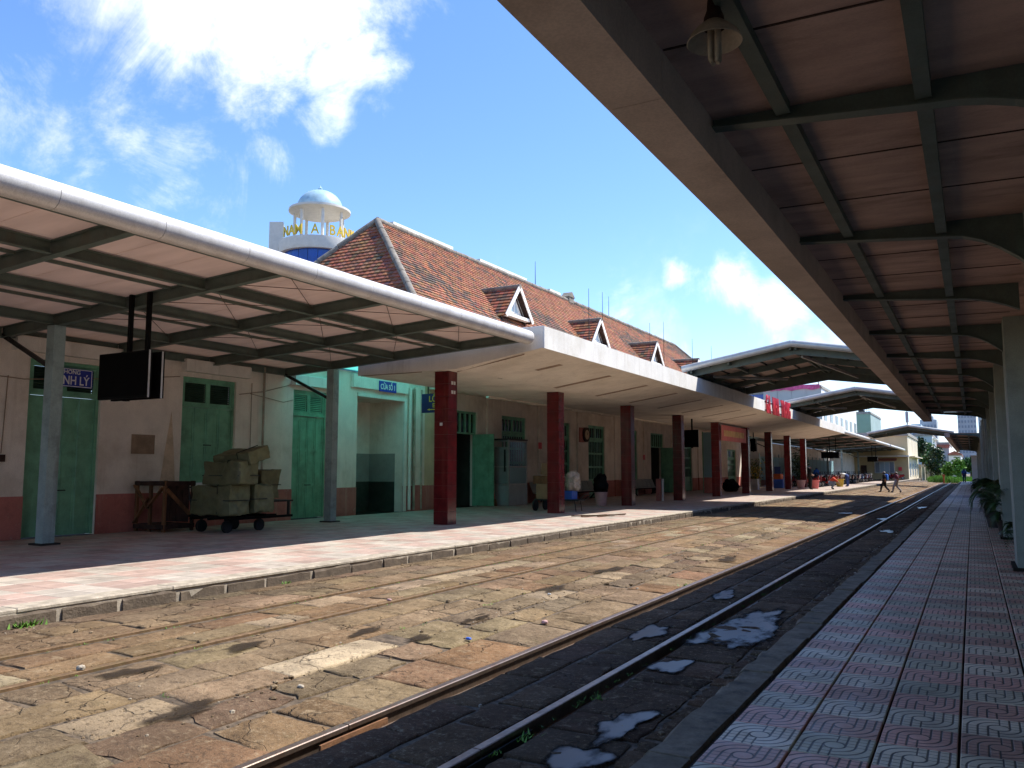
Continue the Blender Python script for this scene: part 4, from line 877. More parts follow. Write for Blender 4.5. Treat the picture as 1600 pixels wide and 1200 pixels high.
# ================================================================== gabled roofs crossing the tracks
def cross_roof(ya, yb, label, fine=True, zf=0., xl=-9.9):
    pk = -5.75; xr = -1.6; zl = 5.62 + zf; zp = 6.36 + zf
    t = thing('crossing_roof', (pk, ya, 5.3 + zf), label, 'canopy', 'gabled roofs over the tracks')
    def zt(x): return zl + (zp - zl) * (1 - abs(x - pk) / (pk - xl))
    for s, (xa, xb) in enumerate(((xl, pk), (pk, xr))):
        m = MB(); m.prism([(xa, ya, zt(xa) + .02), (xb, ya, zt(xb) + .02), (xb, ya, zt(xb) + .07), (xa, ya, zt(xa) + .07)], (0, yb - ya, 0)); m.build('roof_sheet', 'sheet', t)
        for y in (ya, yb):
            m = MB(); m.path([(xa - (.1 if s == 0 else 0), y, zt(xa) + .03), (xb + (.1 if s else 0), y, zt(xb) + .03)], .135, 16); m.build('edge_gutter', 'arch_gutter', t, smooth=40)
    def girder(y, d0, d1, name, w=.06):
        # straight top, bowed underside
        n = 16; top = []; bot = []
        for k in range(n + 1):
            x = xl + (xr - xl) * k / n; c = 1 - ((x - pk) / (pk - xl)) ** 2
            top.append((x, y, zt(x))); bot.append((x, y, zt(x) - d0 - d1 * (1 - abs(x - pk) / (pk - xl)) * .55 - .0 * c))
        m = MB(); vs = []
        for yy in (y - w / 2, y + w / 2): vs += [(p[0], yy, p[2]) for p in top] + [(p[0], yy, p[2]) for p in bot]
        N = n + 1; fs = []
        for k in range(n): fs += [(k, k + 1, N + k + 1, N + k), (2 * N + k + 1, 2 * N + k, 3 * N + k, 3 * N + k + 1), (N + k, N + k + 1, 3 * N + k + 1, 3 * N + k)]
        m.add(vs, fs); m.build(name, 'green_steel', t)
        m = MB(); m.path([bot[0], bot[n // 2], bot[-1]], .04, 6); 
    girder(ya + .55, .26, .12, 'girder'); girder(yb - .35, .34, .30, 'girder', .1)
    if fine: girder((ya + yb) / 2 - 1.2, .22, .1, 'girder'); girder((ya + yb) / 2 + 1.9, .22, .1, 'girder')
    for x in (xl + .2, -8.2, pk - .1, pk + .1, -3.2):
        m = MB(); m.bar((x, ya + .15, zt(x) - .10), (x, yb - .15, zt(x) - .10), .08, .14); m.build('beam', 'green_steel', t)
    if fine:
        k = 0
        for x in (-9.0, -7.4, -6.6, -5.0, -4.2): m = MB(); m.bar((x, ya + .15, zt(x) - .02), (x, yb - .15, zt(x) - .02), .05, .05); m.build('purlin', 'dark_metal', t)
        m = MB(); m.bar((-9.1, ya + 1.4, zt(-9.1) - .32), (-7.2, yb - 2.6, zt(-7.2) - .34), .07, .10); m.build('strut', 'alu', t)
        m = MB(); m.bar((pk + .2, ya + 1.0, zt(pk) - .36), (-4.2, yb - 2.6, zt(-4.2) - .4), .07, .10); m.build('strut', 'alu', t)
    # stub legs down to the flat roofs
    m = MB(); m.box(xl + .02, xl + .08, ya + .2, yb - .2, 5.385, zt(xl + .05) + .01); m.build('end_board', 'green_steel', t)
    for x, zb in ((xl + .25, 5.385),):
        for y in (ya + .6, yb - .6): m = MB(); m.box(x - .07, x + .07, y - .07, y + .07, zb, zt(x) - .01); m.build('stub_post', 'green_steel', t)
    return t
cross_roof(32.3, 41.7, 'gabled grey roof spanning the tracks, the nearest of them', zf=.13)
cross_roof(52.1, 62.0, 'gabled grey roof spanning the tracks behind the red letters', zf=.13)
cross_roof(97, 103, 'farthest gabled roof spanning the tracks by the yellow house', fine=False, zf=.05, xl=-9.7)
# unseen flat roof over the right platform, added to widen the shadow on the tracks
m = MB(); m.box(-3.15, .9, 38.3, 53.0, 5.62, 5.74); tag(m.build('unseen_shade_roof', 'sheet_dark'), 'flat roof strip linking the two nearest gabled track roofs', 'roof')

# ================================================================== right platform canopy
def right_canopy(label, ys, xg=-1.89, zg=4.0, y0=None, y1=None, pier_every=2, fine=True):
    t = thing('platform_canopy', (0, ys[0], ZR), label, 'canopy', 'canopies of the right platform'); dz = zg - 4.0
    y0 = ys[0] - .2 if y0 is None else y0; y1 = ys[-1] + .2 if y1 is None else y1
    xin = xg + .33
    y = y0; seam = 3.2
    while y < y1 - .05:
        e = min(y + seam, y1); m = MB(); m.box(xg, xin, y + .003, e - .003, zg, zg + .30); m.build('box_gutter', 'fascia_right', t); y = e
    zr = lambda x: 4.22 + dz - .09 * (x - xin) if x < -.1 else 4.22 + dz - .09 * (-.1 - xin)
    H_ = .19
    for k, y in enumerate(ys):
        big = (k % 2 == 1); n = 14; xa, xb = xin, .62; bot = []; top = []
        for q in range(n + 1):
            x = xa + (xb - xa) * q / n; z = zr(x)
            if x > -.1: s = (x + .1) / (.72); z -= (.42 if big else .20) * s ** 1.9
            bot.append((x, z)); top.append((x, 4.285 + dz - .02 * (x - xin)))
        m = MB(); w = .012
        pol = [(x, y - w, z) for x, z in top] + [(x, y - w, z) for x, z in bot[::-1]]
        for q in range(n): m.add([(bot[q][0], y - w, bot[q][1]), (bot[q + 1][0], y - w, bot[q + 1][1]), (top[q + 1][0], y - w, top[q + 1][1]), (top[q][0], y - w, top[q][1]), (bot[q][0], y + w, bot[q][1]), (bot[q + 1][0], y + w, bot[q + 1][1]), (top[q + 1][0], y + w, top[q + 1][1]), (top[q][0], y + w, top[q][1])], [(0, 1, 2, 3), (7, 6, 5, 4)])
        m.build('rib', 'green_steel', t)
        m = MB(); fw = .055
        for q in range(n): m.add([(bot[q][0], y - fw, bot[q][1]), (bot[q + 1][0], y - fw, bot[q + 1][1]), (bot[q + 1][0], y + fw, bot[q + 1][1]), (bot[q][0], y + fw, bot[q][1]), (bot[q][0], y - fw, bot[q][1] + .012), (bot[q + 1][0], y - fw, bot[q + 1][1] + .012), (bot[q + 1][0], y + fw, bot[q + 1][1] + .012), (bot[q][0], y + fw, bot[q][1] + .012)], [(3, 2, 1, 0), (4, 5, 6, 7), (0, 1, 5, 4), (2, 3, 7, 6)])
        m.build('rib_flange', 'green_steel', t)
    for a, b in zip(ys, ys[1:]):
        for x in (-.97, -.15):
            m = MB(); zc = (zr(x) + .03 + 4.28 + dz) / 2; m.bar((x, a + .06, zc), (x, b - .06, zc), .09, 4.28 + dz - zr(x) - .03); m.build('purlin', 'green_steel', t)
        n = 3 if fine else 1
        for q in range(n):
            ya = a + (b - a) * q / n + .005; yb = a + (b - a) * (q + 1) / n - .005
            m = MB(); xs_ = [xin + .001, -.1, .95]; zz = [4.285 + dz + .004 - .02 * (x_ - xin) for x_ in xs_]
            vs = [(x, ya, z) for x, z in zip(xs_, zz)] + [(x, yb, z) for x, z in zip(xs_, zz)] + [(x, ya, z + .03) for x, z in zip(xs_, zz)] + [(x, yb, z + .03) for x, z in zip(xs_, zz)]
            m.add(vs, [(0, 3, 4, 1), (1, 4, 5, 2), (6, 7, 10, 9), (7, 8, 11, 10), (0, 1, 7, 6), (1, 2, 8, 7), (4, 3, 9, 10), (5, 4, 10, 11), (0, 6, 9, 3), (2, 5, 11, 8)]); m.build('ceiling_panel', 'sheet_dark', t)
            if fine and q:
                m = MB(); m.add([(xin + .01, ya - .012, zz[0] - .006), (.6, ya - .012, zz[0] - .006 - .02 * (.6 - xin)), (.6, ya + .004, zz[0] - .006 - .02 * (.6 - xin)), (xin + .01, ya + .004, zz[0] - .006), (xin + .01, ya - .012, zz[0] + .002), (.6, ya - .012, zz[0] + .002 - .02 * (.6 - xin)), (.6, ya + .004, zz[0] + .002 - .02 * (.6 - xin)), (xin + .01, ya + .004, zz[0] + .002)], [(3, 2, 1, 0), (0, 1, 5, 4), (2, 3, 7, 6)]); m.build('seam_strip', 'wood_dark', t)
    return t
RYS = [-1.1 + 3.3 * k for k in range(13)]      # ... 5.45, 8.7, 11.95, 15.2 ...
right_canopy('dark canopy over the patterned platform in the foreground, green ribs under brown panels', RYS, xg=-1.775, zg=3.86, y0=-2, y1=40.4)
right_canopy('farther dark canopy of the right platform', [66 + 6.5 * k for k in range(9)], xg=-1.62, zg=4.05, y0=65.5, y1=120, fine=False)
# platform building on the right: piers, panels between, blank wall raised high to shade the canopy gap
rb = thing('platform_building', (1.2, 20, ZR), 'grey green platform building with square piers on the right', 'building')
for k in range(18):
    y = 8.8 + 6.6 * k
    m = MB(); m.cbox(.52, 1.25, y - .65, y + .35, ZR - .02, 4.6, .004); pc = m.build('pier', 'pier_paint', rb)
    m = MB(); yc = y - .651 ; pts = [(.80, 2.47), (1.0, 2.47), (1.0, 2.62), (.97, 2.68), (.90, 2.71), (.83, 2.68), (.80, 2.62)]
    m.prism([(x, yc, z) for x, z in pts][::-1], (0, -.02, 0)); m.build('lamp_niche', 'black', pc)
    m = MB(); m.box(.46, 1.3, y - .70, y + .40, ZR - .005, ZR + .05); m.build('pier_foot', 'plat_base', pc)
    m = MB(); m.box(1.02, 1.15, y + .351, y + 6.6 - .651, ZR - .02, 2.3); m.build('wall', 'pier_paint', rb)
    m = MB(); m.box(.90, 1.15, y + .351, y + 6.6 - .651, 2.3, 4.6); m.build('upper_wall', 'pier_cream', rb)
    m = MB(); m.add([(.52, y + .36, 2.75), (.9, y + .36, 2.35), (.9, y + 1.5, 2.35), (.9, y + .36, 2.8)], [(0, 1, 2), (0, 2, 3)]); m.build('bracket', 'brown_metal', rb)
m = MB(); m.box(1.16, 6, -8, 131, ZR - .3, 10.2); m.box(1.3, 6, -8, -7, 0, 4); m.build('rear_wall', 'pier_paint', rb)
m = MB()
for y in (15.6, 22.1, 28.6): m.path([(.89, y, 4.4), (.88, y, 3.2), (.86, y + .05, 2.4), (.88, y, 1.0)], .014, 5)
m.build('cable', 'dark_metal', rb)
# bay of light storey further on, seen past the end of the canopy
m = MB(); m.box(-.1, .5, 118, 118.3, ZR, 3.4); m.box(-.2, 1.2, 117.9, 118.5, 3.4, 3.6); tag(m.build('gate_pillar', 'white_paint'), 'white gate pillar at the far end of the right platform', 'pillar')

# lamp under the canopy
lp = thing('ceiling_lamp', (-1.02, 3.98, 4.16), 'unlit enamel lamp with long bulb hanging under the dark canopy', 'lamp')
c = Vector((-1.03, 3.98, 0))
m = MB(); m.lathe((c.x, c.y, 0), [(.0, 4.12), (.03, 4.12), (.035, 4.06), (.05, 4.02), (.055, 3.965)], 16); m.build('holder', 'wood_dark', lp, smooth=50)
m = MB(); m.lathe((c.x, c.y, 0), [(.045, 4.0), (.085, 3.965), (.118, 3.93), (.138, 3.89), (.135, 3.888), (.113, 3.922), (.08, 3.955), (.04, 3.99)], 28); m.build('lamp_shade', 'pipe', lp, smooth=50)
m = MB()
for dx, dy in ((-.018, -.018), (.018, -.018), (.018, .018), (-.018, .018)): m.path([(c.x + dx, c.y + dy, 3.97), (c.x + dx, c.y + dy, 3.80), (c.x + dx * .6, c.y + dy * .6, 3.785)], .012, 8)
m.build('bulb', 'pipe', lp, smooth=50)
m = MB(); m.path([(c.x, c.y, 4.11), (c.x - .02, c.y + .02, 4.18), (c.x + .03, c.y, 4.30)], .01, 6); m.build('flex', 'wood_dark', lp)

# potted palms along the piers
def frond_mesh(L, seed, n=22):
    r = random.Random(seed); m = MB(); pts = []
    for k in range(n + 1):
        t = k / n; pts.append(Vector((L * (t * .85 - .10 * t * t), 0, L * (1.05 * t - .95 * t * t - .30 * t ** 4))))
    m.path(pts, [.012 * (1 - .8 * k / n) for k in range(n + 1)], 5)
    for k in range(3, n + 1):
        t = k / n; d = (pts[min(k + 1, n)] - pts[k - 1]).normalized(); l = L * .42 * math.sin(math.pi * min(1, .18 + .8 * t)) * r.uniform(.8, 1.1)
        for s in (-1, 1):
            e = (Vector((0, s, 0)) * .8 + d * .75 + Vector((0, 0, -.18 + r.uniform(-.15, .15)))).normalized(); p = pts[k]; w_ = d * .016
            m.add([p - w_, p + w_, p + e * l * .55 + w_ * 1.2 + Vector((0, 0, .01)), p + e * l + Vector((0, 0, -l * .22)), p + e * l * .55 - w_ * 1.2], [(0, 1, 2, 4), (4, 2, 3)])
    return m.mesh('frond', 'leaf_palm', Vector())
FR = [frond_mesh(.95, 1), frond_mesh(.75, 2), frond_mesh(1.15, 3)]
def palm(x, y, s, nf, seed, label):
    r = random.Random(seed); t = thing('potted_palm', (x, y, ZR), label, 'plant', 'potted palms by the piers')
    m = MB(); m.lathe((x, y, ZR), [(0, 0), (.15 * s, 0), (.21 * s, .34 * s), (.23 * s, .35 * s), (.23 * s, .40 * s), (.19 * s, .40 * s), (.18 * s, .34 * s), (0, .34 * s)], 18); m.build('pot', 'pot', t, smooth=40)
    m = MB()
    for _ in range(4): a = r.uniform(0, 6.28); m.path([(x, y, ZR + .32 * s), (x + .08 * s * math.cos(a), y + .08 * s * math.sin(a), ZR + .85 * s)], [.02, .014], 6)
    m.build('stem', 'leaf_palm', t)
    for k in range(nf):
        o = bpy.data.objects.new('frond', r.choice(FR)); COL.objects.link(o); o.parent = t; o.location = (r.uniform(-.06, .06), r.uniform(-.06, .06), s * r.uniform(.42, .9)); o.rotation_euler = (r.uniform(-.25, .25), r.uniform(-.55, .35), 6.28 * k / nf + r.uniform(-.4, .4)); f = s * r.uniform(.6, .95); o.scale = (f, f, f)
palm(.62, 21.6, 1.0, 12, 1, 'dark potted palm nearest the camera beside the green piers'); palm(.45, 25.6, 1.1, 12, 2, 'dark potted palm, second from the camera along the piers'); palm(.45, 31.0, 1.15, 12, 3, 'tall dark potted palm farthest along the piers'); palm(.70, 17.6, .6, 10, 4, 'low potted palm at the foot of the nearest pier')
# ================================================================== things on and round the left platform
def tv(label, x0, x1, y, z0, z1, ztop, double=True, tilt=0., poles=2, face=FY):
    t = thing('hanging_television', ((x0 + x1) / 2, y, z0), label, 'television', 'televisions hung from the canopies')
    for k in range(2 if double else 1):
        yy = y + .27 * k; m = MB(); m.cbox(x0, x1, yy, yy + .07, z0, z1, .01); s = m.build('screen_case', 'black', t)
        m = MB(); yf = yy - .004 if k == 0 else yy + .074; m.box(x0 + .03, x1 - .03, yf - .003, yf + .003, z0 + .04, z1 - .03); m.build('screen', 'screen', s)
        m = MB(); m.box(x1 + .001, x1 + .012, yy + .0, yy + .03, z0, z1); m.build('bezel', 'tv_white', s)
    if double: m = MB(); m.box(x0 + .25, x1 - .25, y + .072, y + .268, z0 + .2, z1 - .2); m.build('mount', 'black', t)
    xs = [x0 + (x1 - x0) * .46, x0 + (x1 - x0) * .82] if poles == 2 else [(x0 + x1) / 2]
    for x in xs: m = MB(); m.box(x - .035, x + .035, y + .12, y + .19, z1 - .1, ztop); m.build('hanger', 'black', t)
    m = MB(); m.box((x0 + x1) / 2 - .05, (x0 + x1) / 2 + .05, y + .05, y + .13, z0 - .04, z0); m.build('speaker', 'black', t); return t
tv('double black television hung on two poles from the green canopy in the foreground', -14.1, -12.72, 9.72, 3.04, 3.89, 4.98)
tv('black television on one pole in front of the fourth and fifth red columns', -13.1, -12.35, 42.4, 2.95, 3.85, 4.47, double=False, poles=1)
tv('narrow black television between the far red columns', -13.75, -13.35, 60.0, 3.1, 4.0, 4.44, double=True, poles=1)
tv('black television hanging over the parked scooters, nearer one', -12.6, -11.0, 84.0, 2.9, 3.5, 4.85); tv('black television hanging over the parked scooters, farther one', -11.7, -10.5, 115, 2.85, 3.5, 4.9)

def board(name, label, y0, y1, z0, z1, x, material):
    t = thing(name, (x, (y0 + y1) / 2, z0), label, 'sign'); m = MB(); m.box(x, x + .03, y0, y1, z0, z1); m.build('board', material, t); return t
s = board('door_sign', 'blue luggage office sign with white letters over the first green door', 10.98, 12.06, 3.62, 4.04, XW + .02, 'sign_blue')
m = MB()
for a, b, c, d in ((11.0, 12.04, 3.63, 3.645), (11.0, 12.04, 4.015, 4.03), (11.0, 11.015, 3.63, 4.03), (12.025, 12.04, 3.63, 4.03)): m.box(XW + .0505, XW + .054, a, b, c, d)
m.build('border', 'ink_white', s)
text('lettering', 'PHÒNG', .13, .002, 'ink_white', s, (XW + .053, 11.52, 3.955), FX, bold=.002); text('lettering', 'HÀNH LÝ', .275, .002, 'ink_white', s, (XW + .053, 11.5, 3.76), FX, sx=.80, bold=.004)
s = board('window_sign', 'small blue sign CỬA SỐ 1 on the cyan lit lintel', 22.55, 23.5, 4.44, 4.80, XW + .145, 'sign_blue')
text('lettering', 'CỬA SỐ 1', .25, .002, 'ink_white', s, (XW + .178, 23.02, 4.60), FX, sx=.76, bold=.005)
t = thing('exit_sign', (-15.0, 22.4, 3.7), 'dark exit sign with yellow letters hanging behind the first red column', 'sign')
m = MB(); m.box(-15.72, -14.42, 22.40, 22.45, 3.62, 4.24); m.build('board', 'sign_navy', t)
text('lettering', 'LỐI RA', .27, .002, 'ink_yellow', t, (-15.05, 22.396, 4.06), FY, sx=.95, bold=.003); text('lettering', 'EXIT', .19, .002, 'ink_yellow', t, (-15.1, 22.396, 3.85), FY, sx=1., bold=.002)
m = MB(); m.box(-15.4, -14.85, 22.392, 22.396, 3.71, 3.735); m.add([(-15.4, 22.393, 3.69), (-15.4, 22.393, 3.757), (-15.5, 22.393, 3.722)], [(0, 2, 1)]); m.build('arrow', 'ink_yellow', t)
m = MB(); m.box(-15.5, -15.47, 22.41, 22.44, 4.24, 4.8); m.box(-14.7, -14.67, 22.41, 22.44, 4.24, 4.5); m.build('hanger', 'dark_metal', t)
# red banner between the columns
t = thing('banner', (-12.1, 49.4, 3.42), 'faded red banner with golden lettering between two red columns', 'banner')
m = MB(); m.box(-12.22, -12.2, 46.45, 52.2, 3.42, 4.3); m.build('cloth', 'banner_red', t)
m = MB(); r_ = random.Random(4); y = 46.95
while y < 51.6:
    w_ = r_.uniform(.18, .32)
    if r_.random() < .85: m.box(-12.199, -12.194, y, y + w_, 3.68, 4.02)
    y += w_ + r_.uniform(.04, .1)
m.build('lettering', 'banner_gold', t)
m = MB()
for y in (46.5, 52.15): m.path([(-12.21, y, 4.28), (-12.3, y, 4.44)], .01, 5)
m.build('tie', 'dark_metal', t)

# ---- bales on a trolley, wooden crate
def bale(cx, cy, cz, sx, sy, sz, rz, label, straps, seed):
    t = thing('wrapped_bale', (cx, cy, cz - sz / 2), label, 'bale', 'olive wrapped bales on the trolley'); r = random.Random(seed)
    bm = bmesh.new(); bmesh.ops.create_cube(bm, size=1); bmesh.ops.subdivide_edges(bm, edges=bm.edges[:], cuts=15, use_grid_fill=True)
    for v in bm.verts:
        p = v.co.copy(); q = Vector((p.x * sx, p.y * sy, p.z * sz)); e = 1.0
        k = sum(1 for c in (p.x, p.y, p.z) if abs(c) > .46); n = mnoise.noise(q * 2.3 + Vector((seed, 0, 0))) * .09 + mnoise.noise(q * 7 + Vector((0, seed, 0))) * .035 + mnoise.noise(q * 16 + Vector((0, 0, seed))) * .012
        d = q.normalized(); q = q + d * n
        if k > 1: q *= .975
        sag = -.02 * (1 - (2 * p.x) ** 2) if p.z > .4 else 0; v.co = q + Vector((0, 0, sag))
    me = bpy.data.meshes.new('bale'); bm.to_mesh(me); bm.free(); me.materials.append(M['bale']); me.materials.append(M['bale_end'])
    for p in me.polygons: p.material_index = 1 if p.normal.x > .7 else 0; p.use_smooth = True
    me.set_sharp_from_angle(angle=R(40)); o = bpy.data.objects.new('wrapping', me); COL.objects.link(o); o.parent = t; o.location = (0, 0, sz / 2)
    for dz in straps:
        m = MB(); h = dz; a, b = sx / 2 + .008, sy / 2 + .008; pts = [(-a, -b, h), (a, -b, h), (a, b, h), (-a, b, h), (-a, -b, h)]
        for p, q in zip(pts, pts[1:]): m.bar(p, q, .01, .022)
        me = m.mesh('strap', 'strap', Vector()); o = bpy.data.objects.new('strap', me); COL.objects.link(o); o.parent = t; o.location = (0, 0, 0)
    m = MB(); a, c = sx / 2 + .03, sz / 2; 
    for p, q in (((sx * .2, -sy / 2 - .012, .03), (sx * .2, -sy / 2 - .012, sz)), ((sx * .2, -sy / 2 - .012, sz + .004), (sx * .2, sy / 2 + .012, sz + .004))): m.bar(p, q, .022, .01, (0, 1, 0))
    o = bpy.data.objects.new('strap', m.mesh('strap', 'strap', Vector())); COL.objects.link(o); o.parent = t
    t.rotation_euler = (0, 0, rz); return t
bale(-15.52, 13.95, 1.07, 1.34, .62, .68, 0, 'wide olive bale with black strap, front one on the trolley', [.33], 3)
bale(-15.5, 14.62, 1.09, 1.40, .60, .66, .03, 'olive bale behind the front one on the trolley', [.32], 5)
bale(-15.22, 14.0, 1.70, 1.22, .62, .54, -.04, 'olive bale of the second layer of the stack', [.2], 8)
b_ = bale(-15.12, 14.25, 2.08, 1.15, .70, .32, .05, 'flat olive bale lying tilted on top of the stack', [], 12); b_.rotation_euler = (R(16), R(-4), .05)
bale(-15.62, 15.45, 1.40, .5, .6, .72, -.1, 'small olive bale hanging at the end of the trolley', [.35], 15)
t = thing('platform_trolley', (-15.5, 14.4, ZL), 'low black trolley under the stack of olive bales', 'trolley')
for y in (13.72, 14.3, 14.9): m = MB(); m.box(-16.25, -15.0, y - .03, y + .03, .66, .715); m.build('deck_bar', 'black', t)
for x in (-16.2, -15.6, -15.05): m = MB(); m.box(x - .03, x + .03, 13.7, 15.85, .60, .659); m.build('frame_bar', 'black', t)
for x, y in ((-15.2, 13.9), (-15.2, 14.9), (-16.05, 13.9), (-16.05, 14.9)):
    m = MB(); m.path([(x - .04, y, ZL + .14), (x + .04, y, ZL + .14)], .14, 20); wl = m.build('wheel', 'rubber', t, smooth=40)
    m = MB(); m.box(x - .02, x + .02, y - .03, y + .03, ZL + .27, .61); m.build('fork', 'dark_metal', t)
m = MB(); m.path([(-16.2, 13.75, .68), (-16.35, 13.75, 1.35), (-16.35, 14.85, 1.35), (-16.2, 14.85, .68)], .022, 8); m.build('handle', 'dark_metal', t)
m = MB(); m.box(-15.9, -15.02, 15.1, 15.85, .98, 1.02); m.build('end_shelf', 'dark_metal', t)
m = MB(); m.box(-15.08, -15.03, 15.7, 15.75, .66, .98); m.build('shelf_leg', 'dark_metal', t)
t = thing('wooden_crate', (-16.9, 13.2, ZL), 'open brown wooden crate frame leaning by the trolley', 'crate')
X0, X1, Ya, Yb, Zt = -17.6, -16.62, 13.3, 14.1, 1.5
for x, y in ((X0, Ya), (X1, Ya), (X0, Yb), (X1, Yb), ((X0 + X1) / 2, Ya)):
    m = MB(); m.box(x - .04, x + .04, y - .03, y + .03, ZL, Zt); m.build('corner_post', 'wood' if y == Ya else 'wood_dark', t)
for z in (ZL + .12, Zt - .06):
    for y in (Ya - .045, Yb + .045): m = MB(); m.box(X0 - .03, X1 + .03, y - .014, y + .014, z - .05, z + .05); m.build('slat', 'wood_dark', t)
    for x in (X0 - .055, X1 + .055): m = MB(); m.box(x - .014, x + .014, Ya, Yb, z - .05, z + .05); m.build('slat', 'wood_dark', t)
for p, q in (((X0, Ya - .06, ZL + .2), (-17.1, Ya - .06, 1.1)), ((-17.1, Ya - .06, .9), (X1, Ya - .06, 1.35)), ((X0, Ya - .075, 1.4), (-17.1, Ya - .075, .85)), ((X1 + .07, Ya, 1.3), (X1 + .07, Yb, .6))): m = MB(); m.bar(p, q, .03, .09, (0, 1, 0)); m.build('brace', 'wood', t)
for k in range(5): x = X0 + .1 + .19 * k; m = MB(); m.box(x - .08, x + .08, Ya + .04, Yb - .04, ZL + .16, ZL + .18); m.build('floor_board', 'wood_dark', t)
for k in range(4): x = X0 + .15 + .22 * k; m = MB(); m.box(x - .1, x + .1, Yb - .06, Yb - .04, ZL + .2, Zt - .1); m.build('back_board', 'wood_dark', t)

# ---- ticket kiosk
t = thing('ticket_booth', (-17.1, 30.5, ZL), 'small aluminium and glass booth beside the dark doorway', 'booth')
kx0, kx1, ky0, ky1 = -17.62, -16.55, 29.75, 31.3; kz = 3.0
for x, y in ((kx0, ky0), (kx1, ky0), (kx0, ky1), (kx1, ky1)): m = MB(); m.box(x - .03, x + .03, y - .03, y + .03, ZL, kz); m.build('corner_post', 'alu', t)
for z in (ZL + .04, 1.18, 1.9, kz - .05):
    m = MB(); m.box(kx0 + .03, kx1 - .03, ky0 - .025, ky0 + .025, z - .025, z + .025); m.box(kx1 - .025, kx1 + .025, ky0 + .03, ky1 - .03, z - .025, z + .025); m.build('rail', 'alu', t)
m = MB(); m.box(kx0 + .03, kx1 - .03, ky0 - .01, ky0 + .01, ZL + .07, 1.15); m.build('panel', 'panel_grey', t); m = MB(); m.box(kx0 + .03, kx1 - .03, ky0 - .01, ky0 + .01, 1.21, 2.7); m.build('panel', 'panel_grey2', t)
m = MB(); m.box(kx1 - .01, kx1 + .01, ky0 + .03, ky1 - .03, ZL + .07, 1.15); m.build('panel', 'panel_grey', t); m = MB(); m.box(kx1 - .01, kx1 + .01, ky0 + .03, ky1 - .03, 1.21, 1.87); m.build('pane', 'milk_blue', t); m = MB(); m.box(kx1 - .006, kx1 + .006, ky0 + .03, ky1 - .03, 1.93, kz - .08); m.build('pane', 'glass', t)
m = MB(); m.box(kx0 - .3, kx1 + .05, ky0 - .08, ky1 + .05, kz, kz + .05); m.build('roof', 'dark_metal', t)
m = MB(); m.box(kx1 - .2, kx1 - .13, ky0 - .03, ky0 - .01, 1.7, 2.6); m.build('hinge_bar', 'black', t)
# broom and green dustpan
t = thing('dustpan', (-17.3, 29.55, ZL), 'bright green dustpan standing beside the booth', 'dustpan'); m = MB(); m.prism([(-17.5, 29.5, ZL), (-17.2, 29.5, ZL), (-17.2, 29.5, ZL + .33), (-17.5, 29.5, ZL + .33)], (0, .04, 0)); m.box(-17.5, -17.2, 29.34, 29.5, ZL, ZL + .03); m.build('pan', 'dust_green', t); m = MB(); m.tube((-17.35, 29.53, ZL + .3), (-17.4, 29.6, 1.25), .015, n=8); m.build('handle', 'letter_red', t)
t = thing('broom', (-17.15, 29.6, ZL), 'red handled broom leaning beside the booth', 'broom'); m = MB(); m.tube((-17.1, 29.6, ZL + .25), (-17.25, 29.66, 1.3), .014, n=8); m.build('handle', 'letter_red', t); m = MB(); m.prism([(-17.2, 29.58, ZL), (-17.0, 29.58, ZL), (-17.07, 29.58, ZL + .28), (-17.13, 29.58, ZL + .28)], (0, .05, 0)); m.build('bristles', 'wood', t)

# ---- luggage trolley behind the second column
t = thing('luggage_trolley', (-13.2, 27.2, ZL), 'loaded hand trolley standing behind the second red column', 'trolley')
for y in (26.85, 27.65):
    m = MB(); m.path([(-13.86, y, ZL + .2), (-13.80, y, ZL + .2)], .2, 20); m.build('wheel', 'rubber', t, smooth=40)
m = MB(); m.box(-13.95, -12.2, 26.95, 27.55, ZL + .36, ZL + .42); m.build('deck', 'dark_metal', t)
m = MB(); m.path([(-12.35, 27.0, ZL + .36), (-12.3, 27.0, ZL)], .015, 6); m.path([(-12.35, 27.5, ZL + .36), (-12.3, 27.5, ZL)], .015, 6); m.path([(-12.2, 27.0, ZL + .4), (-11.95, 27.0, ZL + .6), (-11.95, 27.5, ZL + .6), (-12.2, 27.5, ZL + .4)], .018, 6); m.build('handle', 'dark_metal', t)
def cbx(name, label, cat, x0, x1, y0, y1, z0, z1, material, rz=0., grp=None, flaps=True):
    cx, cy = (x0 + x1) / 2, (y0 + y1) / 2; t = thing(name, (cx, cy, z0), label, cat, grp); m = MB(); m.cbox(x0, x1, y0, y1, z0, z1, .012); m.build('carton', material, t)
    if flaps: m = MB(); m.box(x0 + .02, x1 - .02, cy - .03, cy + .03, z1, z1 + .004); m.build('tape', 'strip_brown', t)
    t.rotation_euler = (0, 0, rz); return t
cbx('cardboard_box', 'brown cardboard box at the bottom of the hand trolley load', 'box', -13.85, -12.95, 26.95, 27.5, ZL + .425, ZL + .95, 'cardboard', .03)
cbx('cardboard_box', 'flattened brown carton on top of the hand trolley load', 'box', -14.0, -13.1, 27.0, 27.55, ZL + .955, ZL + 1.25, 'wood', -.08); b_ = cbx('cardboard_box', 'upright brown carton leaning over the hand trolley', 'box', -13.75, -13.15, 27.05, 27.45, ZL + 1.256, ZL + 1.68, 'cardboard', .2); b_.rotation_euler = (0, R(7), .2)
